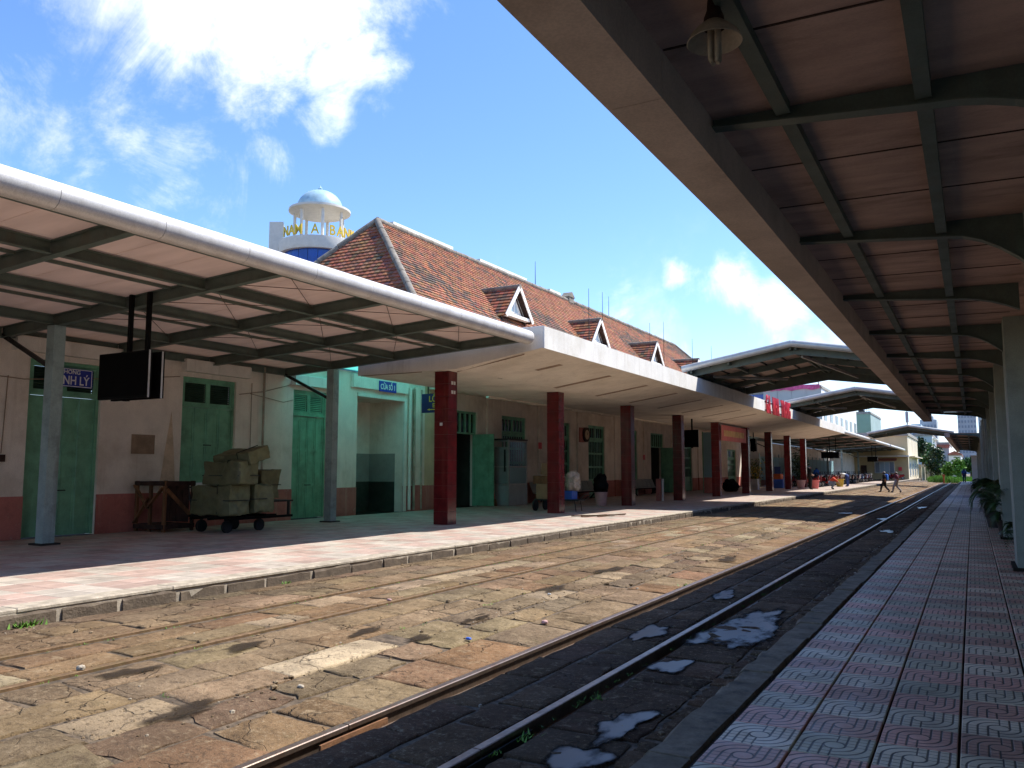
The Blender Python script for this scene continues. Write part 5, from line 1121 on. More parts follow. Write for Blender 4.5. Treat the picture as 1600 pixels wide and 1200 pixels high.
def blob(name, label, cat, c, s, material, seed, amp=.25, grp=None):
    bm = bmesh.new(); bmesh.ops.create_icosphere(bm, subdivisions=4, radius=1)
    for v in bm.verts:
        n = mnoise.noise(v.co * 1.7 + Vector((seed, 0, 0))) * amp + mnoise.noise(v.co * 4.5 + Vector((0, seed, 0))) * amp * .45; v.co *= 1 + n; v.co = Vector((v.co.x * s[0], v.co.y * s[1], max(v.co.z, -.85) * s[2]))
    me = bpy.data.meshes.new(name); bm.to_mesh(me); bm.free(); me.materials.append(M[material])
    for p in me.polygons: p.use_smooth = True
    o = bpy.data.objects.new(name, me); COL.objects.link(o); o.location = c; return tag(o, label, cat, grp)
blob('plastic_sack', 'pale plastic sack on the right side of the hand trolley', 'sack', (-12.55, 27.25, ZL + 1.02), (.30, .26, .36), 'plastic_bag', 3, .42)
cbx('plastic_crate', 'blue plastic box low on the hand trolley', 'box', -12.9, -12.45, 26.97, 27.45, ZL + .425, ZL + .72, 'blue_plastic', 0, flaps=False)
# floor scraps
t = thing('scrap_frame', (-10.4, 24.4, ZL), 'dark scraps of a flat frame lying on the sunlit tiles', 'scrap')
for p, q, w_ in (((-11.0, 23.8), (-9.9, 24.6), .07), ((-10.8, 24.0), (-9.75, 25.1), .06), ((-10.6, 23.7), (-10.3, 24.9), .08), ((-10.2, 24.0), (-9.8, 25.3), .07), ((-10.9, 24.3), (-10.0, 24.5), .05)): m = MB(); m.bar((p[0], p[1], ZL + .03), (q[0], q[1], ZL + .03 + rnd.uniform(0, .03)), w_, .03); m.build('batten', 'brown_metal', t)

# ---- benches, clock, bin, bollard
def bench(y0, y1, label):
    t = thing('waiting_bench', (-17.1, (y0 + y1) / 2, ZL), label, 'bench', 'metal waiting benches along the wall'); n = max(2, int((y1 - y0) / .6)); w_ = (y1 - y0) / n
    for k in range(n):
        a = y0 + w_ * k + .02; b = a + w_ - .04; m = MB(); m.prism([(-16.75, a, ZL + .44), (-17.2, a, ZL + .40), (-17.2, a, ZL + .425), (-16.75, a, ZL + .465)], (0, b - a, 0)); m.build('seat', 'alu', t)
        m = MB(); m.prism([(-17.22, a, ZL + .42), (-17.42, a, ZL + .92), (-17.445, a, ZL + .92), (-17.245, a, ZL + .42)], (0, b - a, 0)); m.build('backrest', 'panel_grey2', t)
    m = MB(); m.box(-17.1, -17.0, y0, y1, ZL + .34, ZL + .40); m.build('beam', 'black', t)
    for y in (y0 + .3, y1 - .3): m = MB(); m.bar((-17.05, y, ZL + .36), (-16.75, y, ZL), .05, .05); m.bar((-17.05, y, ZL + .36), (-17.4, y, ZL), .05, .05); m.build('leg', 'black', t)
bench(35.0, 40.2, 'metal waiting bench against the wall under the round clock'); bench(44.9, 49.6, 'metal waiting bench behind the third red column'); bench(33.2, 34.6, 'short dark bench behind the booth')
t = thing('wall_clock', (XW + .1, 39.8, 3.3), 'round station clock in a dark brown square frame', 'clock')
m = MB(); m.box(XW + .092, XW + .16, 39.2, 39.75, 3.2, 3.95); m.build('back_board', 'dado', t)
m = MB(); m.path([(XW + .10, 39.85, 3.6), (XW + .26, 39.85, 3.6)], .38, 28); m.build('rim', 'wood_dark', t, smooth=40); m = MB(); m.path([(XW + .261, 39.85, 3.6), (XW + .27, 39.85, 3.6)], .25, 28); m.build('dial', 'wall_yellow', t, smooth=40)
m = MB(); m.bar((XW + .275, 39.85, 3.6), (XW + .275, 39.98, 3.68), .006, .02, (1, 0, 0)); m.bar((XW + .275, 39.85, 3.6), (XW + .275, 39.8, 3.78), .006, .015, (1, 0, 0)); m.build('hand', 'black', t)
t = thing('waste_bin', (-13.5, 32.1, ZL), 'pale pink bin topped with a black bag beside the third column', 'bin')
m = MB(); m.lathe((-13.45, 32.0, ZL), [(0, 0), (.2, 0), (.27, .52), (.29, .52), (.29, .56), (.25, .56), (.24, .5)], 20); m.build('bucket', 'bucket_pink', t, smooth=40)
blob('refuse_bag', 'black refuse bag standing in the pale pink bin', 'bag', (-13.45, 32.0, ZL + .88), (.30, .30, .42), 'black', 6)
t = thing('barrier_post', (-13.0, 38.6, ZL), 'short white and red barrier post beside the fourth column', 'post'); m = MB(); m.tube((-13.0, 38.5, ZL), (-13.0, 38.5, 1.35), .05, n=12); m.build('shaft', 'white_paint', t); m = MB(); m.box(-13.3, -13.1, 38.4, 38.6, ZL, 1.35); m.build('red_panel', 'dado', t)
# lit glass case between the fifth and sixth columns
t = thing('glass_screen', (-16.0, 52.5, ZL), 'tall pale green glass screen behind the sixth column', 'screen'); m = MB(); m.box(-15.2, -14.5, 53.2, 53.24, 1.3, 4.2); m.build('pane', 'milk_blue', t)
for x in (-15.22, -14.48): m = MB(); m.box(x - .03, x + .03, 53.18, 53.26, ZL, 4.25); m.build('frame', 'door_green', t)
m = MB(); m.box(-15.19, -14.51, 53.19, 53.25, ZL, 1.3); m.build('lower_panel', 'dado', t)
# stacked goods near the far columns
cbx('goods_box', 'blue tub of goods between the last two red columns', 'box', -14.5, -13.6, 70.2, 71.0, ZL, ZL + .72, 'blue_plastic', .1); cbx('goods_box', 'orange parcel stacked on the blue tub', 'box', -14.4, -13.7, 70.3, 70.95, ZL + .73, ZL + 1.15, 'orange_cloth', -.1)
cbx('goods_box', 'pale blue parcel beside the blue tub', 'box', -14.35, -13.7, 71.3, 72.0, ZL, ZL + 1.05, 'cl_denim', .15); cbx('goods_box', 'dark blue parcel on top of the orange one', 'box', -14.3, -13.8, 70.4, 70.9, ZL + 1.16, ZL + 1.75, 'cl_darkblue', .2)
cbx('weighing_machine', 'white machine behind the seventh column', 'machine', -14.9, -14.1, 63.5, 64.2, ZL, ZL + .8, 'tv_white'); blob('refuse_bag', 'black heap of bags behind the fifth column', 'bag', (-14.5, 57.2, ZL + .38), (.55, .5, .45), 'black', 8, .3)
t = thing('flowering_plant', (-14.9, 66.3, ZL), 'yellow flowering plant behind the seventh column', 'plant'); m = MB(); m.lathe((-14.9, 66.3, ZL), [(0, 0), (.2, 0), (.26, .45), (.22, .45), (0, .4)], 14); m.build('pot', 'pot', t); r_ = random.Random(3)
for nm, mm, n_ in (('foliage', 'leaf', 260), ('blossom', 'yellow_plastic', 120)):
    m = MB()
    for _ in range(n_): p_ = Vector((-14.9 + r_.gauss(0, .28), 66.3 + r_.gauss(0, .28), ZL + 1.25 + r_.gauss(0, .4))); d = Vector((r_.gauss(0, 1), r_.gauss(0, 1), r_.gauss(0, 1))).normalized() * .09; e = d.cross(Vector((r_.gauss(0, 1), r_.gauss(0, 1), r_.gauss(0, 1)))).normalized() * .05; m.add([p_ - d, p_ + e, p_ + d, p_ - e], [(0, 1, 2, 3)])
    m.build(nm, mm, t)
m = MB(); m.tube((-14.9, 66.3, ZL + .4), (-14.9, 66.3, ZL + 1.2), .03, n=6); m.build('stem', 'bark', t)
for k, (x, y, mm) in enumerate([(-12.0, 69.3, 'bucket_pink'), (-11.0, 69.6, 'banner_red'), (-10.4, 79.2, 'yellow_plastic')]):
    t = thing('flower_pot', (x, y, ZL), ['cream plant pot beside the last red column', 'red plant pot behind the standing person', 'straw coloured basket beside the bending person'][k], 'pot'); m = MB(); m.lathe((x, y, ZL), [(0, 0), (.26, 0), (.36, .62), (.40, .62), (.40, .68), (.33, .68), (.32, .6), (0, .6)], 16); m.build('bowl', mm, t, smooth=40)

# ================================================================== people
def person(name_label, loc, rz, pose, colors, s=1., pack=None):
    """pose: joint -> point in the person's own frame (x right, y forward, z up)"""
    J = dict(pelvis=(0, 0, .93), waist=(0, 0, 1.08), chest=(0, 0, 1.32), neck=(0, 0, 1.47), head=(0, .02, 1.58), crown=(0, .01, 1.70), ls=(-.19, 0, 1.40), rs=(.19, 0, 1.40), le=(-.25, -.02, 1.13), re=(.25, -.02, 1.13), lh=(-.25, .06, .90), rh=(.25, .06, .90), lf=(-.25, .08, .80), rf=(.25, .08, .80), lp=(-.10, 0, .90), rp=(.10, 0, .90), lk=(-.11, .03, .50), rk=(.11, .03, .50), la=(-.11, 0, .08), ra=(.11, 0, .08), lt=(-.12, .17, .03), rt=(.12, .17, .03))
    J.update(pose); names = list(J); idx = {n: i for i, n in enumerate(names)}
    rad = dict(pelvis=.145, waist=.13, chest=.155, neck=.06, head=.095, crown=.075, ls=.075, rs=.075, le=.05, re=.05, lh=.036, rh=.036, lf=.03, rf=.03, lp=.10, rp=.10, lk=.065, rk=.065, la=.048, ra=.048, lt=.042, rt=.042)
    E_ = [('pelvis', 'waist', 'T'), ('waist', 'chest', 'S'), ('chest', 'neck', 'S'), ('neck', 'head', 'K'), ('head', 'crown', 'H'), ('chest', 'ls', 'S'), ('chest', 'rs', 'S'), ('ls', 'le', 'S'), ('rs', 're', 'S'), ('le', 'lh', 'K'), ('re', 'rh', 'K'), ('lh', 'lf', 'K'), ('rh', 'rf', 'K'), ('pelvis', 'lp', 'T'), ('pelvis', 'rp', 'T'), ('lp', 'lk', 'T'), ('rp', 'rk', 'T'), ('lk', 'la', 'T'), ('rk', 'ra', 'T'), ('la', 'lt', 'B'), ('ra', 'rt', 'B')]
    me = bpy.data.meshes.new('body'); me.from_pydata([J[n] for n in names], [(idx[a], idx[b]) for a, b, _ in E_], [])
    tmp = bpy.data.objects.new('tmp', me); COL.objects.link(tmp); md = tmp.modifiers.new('s', 'SKIN'); sv = me.skin_vertices[0].data
    for n in names: r = rad[n] * 1.4; sv[idx[n]].radius = (r * (1.15 if n in ('chest', 'pelvis', 'waist') else 1), r * (.8 if n in ('chest', 'waist', 'pelvis') else 1)); sv[idx[n]].use_root = (n == 'pelvis')
    ms = tmp.modifiers.new('u', 'SUBSURF'); ms.levels = 2; ms.render_levels = 2
    bpy.context.view_layer.update(); body = bpy.data.meshes.new_from_object(tmp.evaluated_get(bpy.context.evaluated_depsgraph_get())); bpy.data.objects.remove(tmp)
    body.materials.clear(); keys = ['S', 'T', 'K', 'H', 'B']
    for k in keys: body.materials.append(M[colors.get(k, {'K': 'skin', 'H': 'hair', 'B': 'cl_black'}.get(k))])
    for p in body.polygons:
        c = p.center; best = None
        for a, b, k in E_:
            A = Vector(J[a]); B = Vector(J[b]); t = max(0, min(1, (c - A).dot(B - A) / (B - A).length_squared)); d = (c - (A + (B - A) * t)).length - rad[a] * .5
            if best is None or d < best[0]: best = (d, k)
        k = best[1]; hd = Vector(J['head'])
        if k in 'KH' and (c - hd).length < .2:      # hair covers the back and top of the head, the face stays bare
            fwd = (c - hd).dot(Vector(J.get('face', (0, 1, 0)))); k = 'H' if (c.z > hd.z + .07 or fwd < .0) and c.z > hd.z - .07 else 'K'
        p.material_index = keys.index(k); p.use_smooth = True
    t = thing('person', loc, name_label, 'person'); o = bpy.data.objects.new('body', body); COL.objects.link(o); o.parent = t
    if pack:
        m = MB(); m.cbox(-.18, .18, -.27, -.06, 1.02, 1.47, .05); o = bpy.data.objects.new('backpack', m.mesh('backpack', pack, Vector(), 60)); COL.objects.link(o); o.parent = t
    # nose and ears
    hd = Vector(J['head']); m = MB(); f = Vector(J.get('face', (0, 1, 0))); m.path([hd + f * .075 + Vector((0, 0, .02)), hd + f * .115 + Vector((0, 0, -.015))], [.008, .016], 6); o = bpy.data.objects.new('nose', m.mesh('nose', 'skin', Vector(), 60)); COL.objects.link(o); o.parent = t
    t.rotation_euler = (0, 0, rz); t.scale = (s, s, s); return t
J0 = dict(J_=None); J0.clear()
STRIDE = dict(lk=(-.10, .22, .52), la=(-.10, .30, .10), lt=(-.10, .47, .06), rk=(.10, -.02, .50), ra=(.10, -.32, .14), rt=(.10, -.20, .04), le=(-.26, -.14, 1.15), lh=(-.24, -.10, .92), lf=(-.24, -.08, .83), re=(.26, .08, 1.15), rh=(.22, .24, .98), rf=(.2, .3, .93))
person('walking person in black with a blue jacket or pack on the back, crossing the tracks', (-5.95, 69.8, .06), R(85), STRIDE, {'S': 'cl_black', 'T': 'cl_black'}, .96, 'cl_blue')
person('walking person in a maroon top and pale trousers crossing the tracks', (-5.15, 70.2, .05), R(95), {**STRIDE, 'rh': (.12, .22, 1.12), 'rf': (.06, .26, 1.15)}, {'S': 'cl_maroon', 'T': 'cl_grey'}, .95)
person('distant person in dark blue walking along the right platform edge', (-1.0, 122, ZR), R(10), {k: v for k, v in STRIDE.items() if k[1] in 'eh'}, {'S': 'cl_darkblue', 'T': 'cl_navy'}, 1.)
person('standing person in black with a pale cap beside the last red column', (-10.9, 66.8, ZL), R(-60), dict(lh=(-.14, .2, 1.02), rh=(.14, .22, 1.04), lf=(-.06, .26, 1.04), rf=(.05, .28, 1.06)), {'S': 'cl_black', 'T': 'cl_black', 'H': 'cl_grey'}, 1.02)
person('crouching person in red on the sunlit edge of the platform', (-9.5, 67.6, ZL), R(-80), dict(pelvis=(0, -.12, .36), waist=(0, -.04, .50), chest=(0, .14, .68), neck=(0, .24, .80), head=(0, .30, .90), crown=(0, .31, 1.02), ls=(-.19, .16, .73), rs=(.19, .16, .73), le=(-.26, .38, .58), re=(.26, .38, .58), lh=(-.14, .52, .42), rh=(.14, .52, .42), lf=(-.10, .56, .34), rf=(.10, .56, .34), lp=(-.11, -.10, .36), rp=(.11, -.10, .36), lk=(-.18, .26, .50), rk=(.18, .26, .50), la=(-.13, .02, .10), ra=(.13, .02, .10), lt=(-.14, .18, .04), rt=(.14, .18, .04)), {'S': 'cl_red', 'T': 'cl_denim'}, 1.1)
person('person in a white shirt bending over near the parked scooters', (-9.9, 80.5, ZL), R(70), dict(waist=(0, .10, 1.0), chest=(0, .36, 1.10), neck=(0, .52, 1.10), head=(0, .62, 1.08), crown=(0, .72, 1.06), ls=(-.19, .40, 1.12), rs=(.19, .40, 1.12), le=(-.2, .48, .86), re=(.2, .48, .86), lh=(-.14, .58, .66), rh=(.14, .58, .66), lf=(-.12, .6, .57), rf=(.12, .6, .57)), {'S': 'cl_white', 'T': 'cl_darkblue'}, 1.0)
person('person in a blue top standing among the parked scooters', (-13.4, 86, ZL), R(20), {}, {'S': 'cl_blue', 'T': 'cl_navy'}, 1.0)

# ================================================================== parked scooters
def scooter(cm):
    t = thing('scooter', (0, 0, 0), 'x', 'scooter')
    def add(name, m, mm, smooth=40):
        o = bpy.data.objects.new(name, m.mesh(name, mm, Vector(), smooth)); COL.objects.link(o); o.parent = t; return o
    for y in (-.62, .62):
        m = MB(); n = 18; m.path([(0, y + .21 * math.cos(6.2832 * k / n), .25 + .21 * math.sin(6.2832 * k / n)) for k in range(n + 1)], .045, 8, False); add('tyre', m, 'rubber'); m = MB(); m.path([(-.03, y, .25), (.03, y, .25)], .16, 14); add('rim', m, 'alu')
    m = MB(); pr_ = [(-.95, .62), (-.80, .80), (-.2, .76), (-.12, .45), (.25, .36), (.40, .52), (.52, .95), (.60, .98), (.58, .55), (.42, .27), (-.1, .24), (-.45, .34)]
    m.prism([(-.13, y, z) for y, z in pr_], (.26, 0, 0)); add('body', m, cm)
    m = MB(); m.prism([(-.26, .50, .40), (.26, .50, .40), (.22, .56, 1.0), (-.22, .56, 1.0)], (0, .04, 0)); add('front_shield', m, cm)
    m = MB(); m.cbox(-.14, .14, -.85, -.1, .76, .88, .04); add('seat', m, 'seat_black'); m = MB(); m.path([(-.34, .38, 1.08), (-.1, .52, 1.04), (.1, .52, 1.04), (.34, .38, 1.08)], .022, 6); add('handlebar', m, 'dark_metal')
    m = MB(); m.cbox(-.09, .09, .56, .66, .88, 1.02, .02); add('headlight', m, 'tv_white')
    for s in (-1, 1): m = MB(); m.path([(s * .26, .42, 1.07), (s * .32, .42, 1.22), (s * .32, .40, 1.30)], [.008, .008, .045], 6); add('mirror', m, 'dark_metal')
    return t
protos = [scooter('sc_red'), scooter('sc_blue'), scooter('sc_white'), scooter('sc_black'), scooter('sc_maroon'), scooter('sc_grey')]; names_ = ['red', 'blue', 'white', 'black', 'maroon', 'grey']; used = set()
r_ = random.Random(21); k = 0; oc = {}; ORD = 'first second third fourth fifth sixth seventh eighth ninth tenth eleventh twelfth thirteenth fourteenth'.split()
for row, (x, ya, yb, dy) in enumerate([(-12.4, 76.5, 119, 1.15), (-14.6, 74, 119, 1.3)]):
    y = ya
    while y < yb:
        if not (80 < y < 82 and row == 0):
            i = r_.choices(range(6), [4, 2, 2, 3, 3, 2])[0]; loc = (x + r_.uniform(-.2, .2), y, ZL); rz = R(-90 + r_.uniform(-12, 12)); oc[(row, i)] = oc.get((row, i), 0) + 1; lb = '%s scooter, %s %s one from the near end of the %s row' % (names_[i], ORD[oc[(row, i)] - 1], names_[i], 'front' if row == 0 else 'back')
            if i in used: copy_tree(protos[i], loc, rz, label=lb, cat='scooter', group='%s scooters parked under the far canopy' % names_[i])
            else: used.add(i); protos[i].location = loc; protos[i].rotation_euler = (0, 0, rz); tag(protos[i], lb, 'scooter', '%s scooters parked under the far canopy' % names_[i])
        y += dy * r_.uniform(.85, 1.2)
for i, q_ in ((0, 'left'), (4, 'middle'), (0, 'right')): copy_tree(protos[i], ({'left': -11.9, 'middle': -11.2, 'right': -10.4}[q_], 143 + r_.uniform(0, 5), ZL), R(r_.uniform(60, 120)), label='%s scooter parked beside the yellow house, %s of three' % (names_[i], q_), cat='scooter', group='%s scooters beside the yellow house' % names_[i])
# pale screen wall behind the scooters
t = thing('screen_fence', (-16.6, 100, ZL), 'pale blue green screen fence behind the parked scooters', 'fence')
for k in range(16):
    y = 76 + 2.8 * k; m = MB(); m.box(-16.62, -16.58, y, y + 2.72, .9, 3.0); m.build('panel', 'milk_blue', t); m = MB(); m.box(-16.66, -16.56, y - .06, y - .002, ZL, 3.3); m.build('post', 'post_paint', t)
m = MB(); m.box(-17.6, -17.3, 84.2, 150, -.2, 4.4); tag(m.build('boundary_wall', 'wall'), 'cream wall behind the far scooter park', 'wall')
# climbing plant on the far post
mb = MB(); r_ = random.Random(9)
for _ in range(700):
    p = Vector((-13.3 + r_.gauss(0, .35), 76.6 + r_.gauss(0, .5), 1.9 + r_.gauss(0, .75))); d = Vector((r_.gauss(0, 1), r_.gauss(0, 1), r_.gauss(0, 1))).normalized() * .13; e = d.cross(Vector((r_.gauss(0, 1), r_.gauss(0, 1), r_.gauss(0, 1)))).normalized() * .06; mb.add([p - d, p + e, p + d, p - e], [(0, 1, 2, 3)])
t = thing('climbing_plant', (-13.3, 76.6, ZL), 'green climbing plant round the post past the last red column', 'plant'); mb.build('foliage', 'leaf_dark', t); m = MB(); m.path([(-13.3, 76.6, ZL), (-13.25, 76.6, 2.6)], [.05, .03], 7); m.build('stem', 'bark', t)
# ================================================================== bank tower
bx, by = -54.4, 60.0; br = 3.35
bk = thing('bank_tower', (bx, by, -.2), 'round bank tower with blue glass, gold letters and pale dome', 'building')
m = MB(); m.lathe((bx, by, 0), [(br * .97, -.2), (br * .97, 18.0)], 40); m.build('drum', 'bank_white', bk, smooth=40)
n = 22
for k in range(n):
    a0 = 2 * math.pi * k / n; a1 = 2 * math.pi * (k + .96) / n; m = MB(); m.lathe((bx, by, 0), [(br * .98, 18.0), (br * .98, 22.3)], 2, a0, a1); m.build('glass_panel', 'glass_blue', bk)
m = MB(); m.lathe((bx, by, 0), [(br * .95, 22.3), (br * 1.10, 22.3), (br * 1.12, 22.5), (br * 1.12, 23.45), (br * 1.0, 23.45), (0, 23.45)], 44); m.build('parapet', 'bank_white', bk, smooth=35)
for k in range(7):
    a = 2 * math.pi * (k + .2) / 7; m = MB(); m.tube((bx + 2.35 * math.cos(a), by + 2.35 * math.sin(a), 23.4), (bx + 2.35 * math.cos(a), by + 2.35 * math.sin(a), 26.6), .15, n=10); m.build('pillar', 'bank_white', bk, smooth=40)
m = MB(); m.lathe((bx, by, 0), [(0, 26.45), (2.5, 26.45), (2.95, 26.65), (2.95, 26.85), (2.3, 27.0), (2.3, 26.95)], 40); m.build('dome_ring', 'bank_white', bk, smooth=35)
m = MB(); m.lathe((bx, by, 0), [(2.2 * math.cos(t), 26.98 + 1.9 * math.sin(t)) for t in [math.pi / 2 * q / 10 for q in range(10)]] + [(.28, 28.86), (.2, 28.95), (.22, 29.1), (.06, 29.25), (0, 29.45)], 36); m.build('dome', 'bank_blue_dome', bk, smooth=40)
dirc = math.atan2(-by, -bx); word = 'NAM A BANK'; span = 1.95
for k, ch in enumerate(word):
    if ch == ' ': continue
    a = dirc - span / 2 + span * k / (len(word) - 1) + .0; rr = br * 1.1
    text('letter', ch, 1.35, .05, 'gold', bk, (bx + rr * math.cos(a), by + rr * math.sin(a), 23.98), (R(90), 0, a + R(90)), sx=.8, bold=.02)
c = Vector((bx - .876 * 4.1, by - .482 * 4.1, 0)); e1 = Vector((.876, .482, 0)); e2 = Vector((-.66, .75, 0))
m = MB(); m.prism([c - e1 * .75 - e2 * .3 + V(0, 0, -.2), c + e1 * .6 - e2 * .3 + V(0, 0, -.2), c + e1 * .6 + e2 * 1.6 + V(0, 0, -.2), c - e1 * .75 + e2 * 1.6 + V(0, 0, -.2)], (0, 0, 25.9)); m.build('stair_shaft', 'bank_white', bk)

# ================================================================== buildings beyond
def building(name, label, x0, x1, y0, y1, zt, wall, floors=None, wx=None, wy=None, side=None, roof='concrete', par=.6, wm='glass_dark', fh=3.4, ww=1.5, wh=1.6):
    t = thing(name, ((x0 + x1) / 2, (y0 + y1) / 2, -.2), label, 'building')
    m = MB(); m.box(x0, x1, y0, y1, -.2, zt); m.cur = 0; o = m.build('wall', [wall, side or wall], t)
    if side:
        for p in o.data.polygons:
            if p.normal.x > .5: p.material_index = 1
    m = MB(); m.box(x0 - .15, x1 + .15, y0 - .15, y1 + .15, zt, zt + .25); m.box(x0, x1, y0, y0 + .2, zt + .25, zt + par); m.box(x1 - .2, x1, y0 + .2, y1, zt + .25, zt + par); m.build('parapet', roof, t)
    nf = int((zt - 1) / fh)
    for f in range(nf):
        z = 1.0 + f * fh
        if wx:
            for k in range(wx):
                c = y0 + (y1 - y0) * (k + .5) / wx; m = MB(); m.box(x1 + .001, x1 + .10, c - ww / 2 - .12, c + ww / 2 + .12, z - .12, z + wh + .12); w_ = m.build('window', 'white_paint', t); m = MB(); m.box(x1 + .101, x1 + .12, c - ww / 2, c + ww / 2, z, z + wh); m.build('pane', wm, w_)
        if wy:
            for k in range(wy):
                c = x0 + (x1 - x0) * (k + .5) / wy; m = MB(); m.box(c - ww / 2 - .1, c + ww / 2 + .1, y0 - .10, y0 - .001, z - .1, z + wh + .1); w_ = m.build('window', 'white_paint', t); m = MB(); m.box(c - ww / 2, c + ww / 2, y0 - .12, y0 - .101, z, z + wh); m.build('pane', wm, w_)
    return t
b = building('office_block', 'big white block with pink banner on the roof behind the red letters', -34.6, -24.0, 163, 216, 17.0, 'bldg_panel', side='bldg_white', wx=7, wy=None, fh=4.6, ww=3.0, wh=2.6)
for k in range(4):
    for f in range(3): x = -34.5 + 2.62 * k; m = MB(); m.box(x, x + 2.52, 162.9, 162.999, 5.2 + 4 * f, 9.0 + 4 * f); m.build('cladding_panel', 'bldg_panel', b)
m = MB(); n = 14; r_ = random.Random(2)
pts = [(-34.4 + 10.2 * k / n, 162.7 + r_.uniform(-.1, .1), 17.05 - r_.uniform(0, .35)) for k in range(n + 1)]
for p, q in zip(pts, pts[1:]): m.quad(p, q, (q[0], q[1], 17.75), (p[0], p[1], 17.75))
m.build('roof_banner', 'banner_pink', b)
for k in range(4): m = MB(); m.tube((-33.5 + 3 * k, 163.3, 17), (-33.5 + 3 * k, 163.3, 18.4), .08, n=6); m.build('mast', 'dark_metal', b)
b = building('glass_block', 'blue glazed block left of the big white block', -44.5, -36.8, 175, 185, 17.4, 'glass_blue')
b = building('green_house', 'tall narrow green building with a blue water tank on its roof', -25.4, -22.0, 228, 255, 16.0, 'bldg_green', side='bldg_green2')
m = MB(); m.path([(-25.0, 230, 17.6), (-23.7, 230, 17.6)], .55, 16); m.build('water_tank', 'tank_blue', b, smooth=40); m = MB(); m.box(-25, -23.6, 229.6, 230.4, 16.2, 17.1); m.build('tank_stand', 'dark_metal', b)
for k in range(3): m = MB(); m.tube((-23.4 + .5 * k, 229, 16), (-23.4 + .5 * k, 229, 18.6), .06, n=6); m.build('mast', 'dark_metal', b)
b = building('yellow_house', 'yellow two storey railway house at the end of the platform', -20, -9.1, 150, 178, 7.4, 'bldg_yellow', side='bldg_cream', wx=4, fh=3.4, ww=1.6, wh=1.9, wm='bldg_dark')
m = MB(); m.box(-14.2, -11.2, 149.9, 149.999, 1.3, 3.2); w_ = m.build('window', 'white_paint', b)
for k in range(4): m = MB(); x = -14.05 + .72 * k; m.box(x, x + .62, 149.87, 149.899, 1.4, 3.1); m.build('pane', 'bldg_dark' if k in (0, 3) else 'bldg_blue', w_)
m = MB(); m.prism([(-14.6, 149.2, 3.3), (-10.8, 149.2, 3.3), (-10.8, 149.95, 3.65), (-14.6, 149.95, 3.65)], (0, 0, .1)); m.build('awning', 'roof_red', b)
m = MB(); m.box(-20.2, -8.9, 148.6, 149.999, 3.95, 4.15); m.build('ledge', 'wall_white', b); m = MB(); m.box(-9.099, -8.2, 152, 176, 3.95, 4.12); m.build('balcony', 'bldg_cream', b)
m = MB(); m.box(-16.3, -15.4, 149.86, 149.999, ZL, 2.6); m.build('door', 'wood_dark', b); m = MB(); m.box(-10.6, -10.1, 149.9, 149.999, 1.7, 2.3); m.build('notice', 'letter_red', b)
b = building('town_house', 'pale blue grey house behind the trees', -12.2, -8.4, 230, 256, 10.2, 'bldg_blue', side='bldg_white', wx=3, fh=3.3)
m = MB(); m.box(-8.39, -7.6, 232, 254, 6.6, 6.8); m.box(-8.39, -7.6, 232, 254, 9.6, 9.8); m.build('balcony', 'white_paint', b)
b = building('town_house', 'grey white house with dark balcony right of the round trees', -8.6, -5.5, 262, 300, 9.0, 'bldg_grey', side='bldg_white', wx=3, wy=1, fh=3.2, wm='bldg_dark')
m = MB(); m.box(-8.8, -5.3, 261.2, 262, 8.0, 8.9); m.build('balcony', 'roof_red', b)
b = building('town_house', 'low pale house with rusty roof at the end of the tracks', -5.4, -2.5, 250, 290, 5.6, 'bldg_white', fh=3., wy=1); m = MB(); m.prism([(-5.6, 249.5, 5.85), (-2.3, 249.5, 5.85), (-2.3, 249.5, 6.1), (-4, 249.5, 6.9), (-5.6, 249.5, 6.1)], (0, 41, 0)); m.build('roof', 'roof_red', b)
def tower(name, label, x0, x1, y0, y1, zt, a, bb, nx, nz):
    t = thing(name, ((x0 + x1) / 2, y0, -.2), label, 'building'); m = MB(); m.box(x0, x1, y0, y1, -.2, zt); o = m.build('wall', [a, bb], t)
    for p in o.data.polygons:
        if p.normal.x > .5: p.material_index = 1
    for f in range(nz):
        z = 3 + (zt - 4) * f / nz
        for k in range(nx):
            c = x0 + (x1 - x0) * (k + .5) / nx; w_ = (x1 - x0) / nx * .55; m = MB(); m.box(c - w_ / 2, c + w_ / 2, y0 - .1, y0 - .001, z, z + (zt - 4) / nz * .5); m.build('window', 'bldg_dark', t)
    m = MB(); m.box(x0 + (x1 - x0) * .2, x1 - (x1 - x0) * .2, y0 + 2, y1 - 2, zt, zt + 1.6); m.build('roof_house', a, t); return t
tower('tower_block', 'pale grey tower block above the far gabled roof', -20.0, -13.2, 420, 440, 24.6, 'bldg_grey', 'bldg_panel', 5, 8)
tower('tower_block', 'low blue grey block left of the grey tower', -24, -17.5, 400, 420, 20.2, 'bldg_blue', 'bldg_grey', 4, 6)
tower('tower_block', 'tall hazy tower seen over the dark canopy end', -6.0, 3.0, 520, 540, 48, 'bldg_grey', 'bldg_blue', 6, 16)
tower('tower_block', 'tall pale tower half hidden behind the right canopy', 4.2, 12, 540, 560, 42, 'bldg_blue', 'bldg_grey', 4, 14)
b = thing('water_tank', (-14.2, 190, 7), 'small roof tank above the yellow house', 'tank'); m = MB(); m.path([(-13.6, 170, 8.0), (-13.6, 170, 9.2)], .45, 14); m.build('barrel', 'bldg_panel', b)
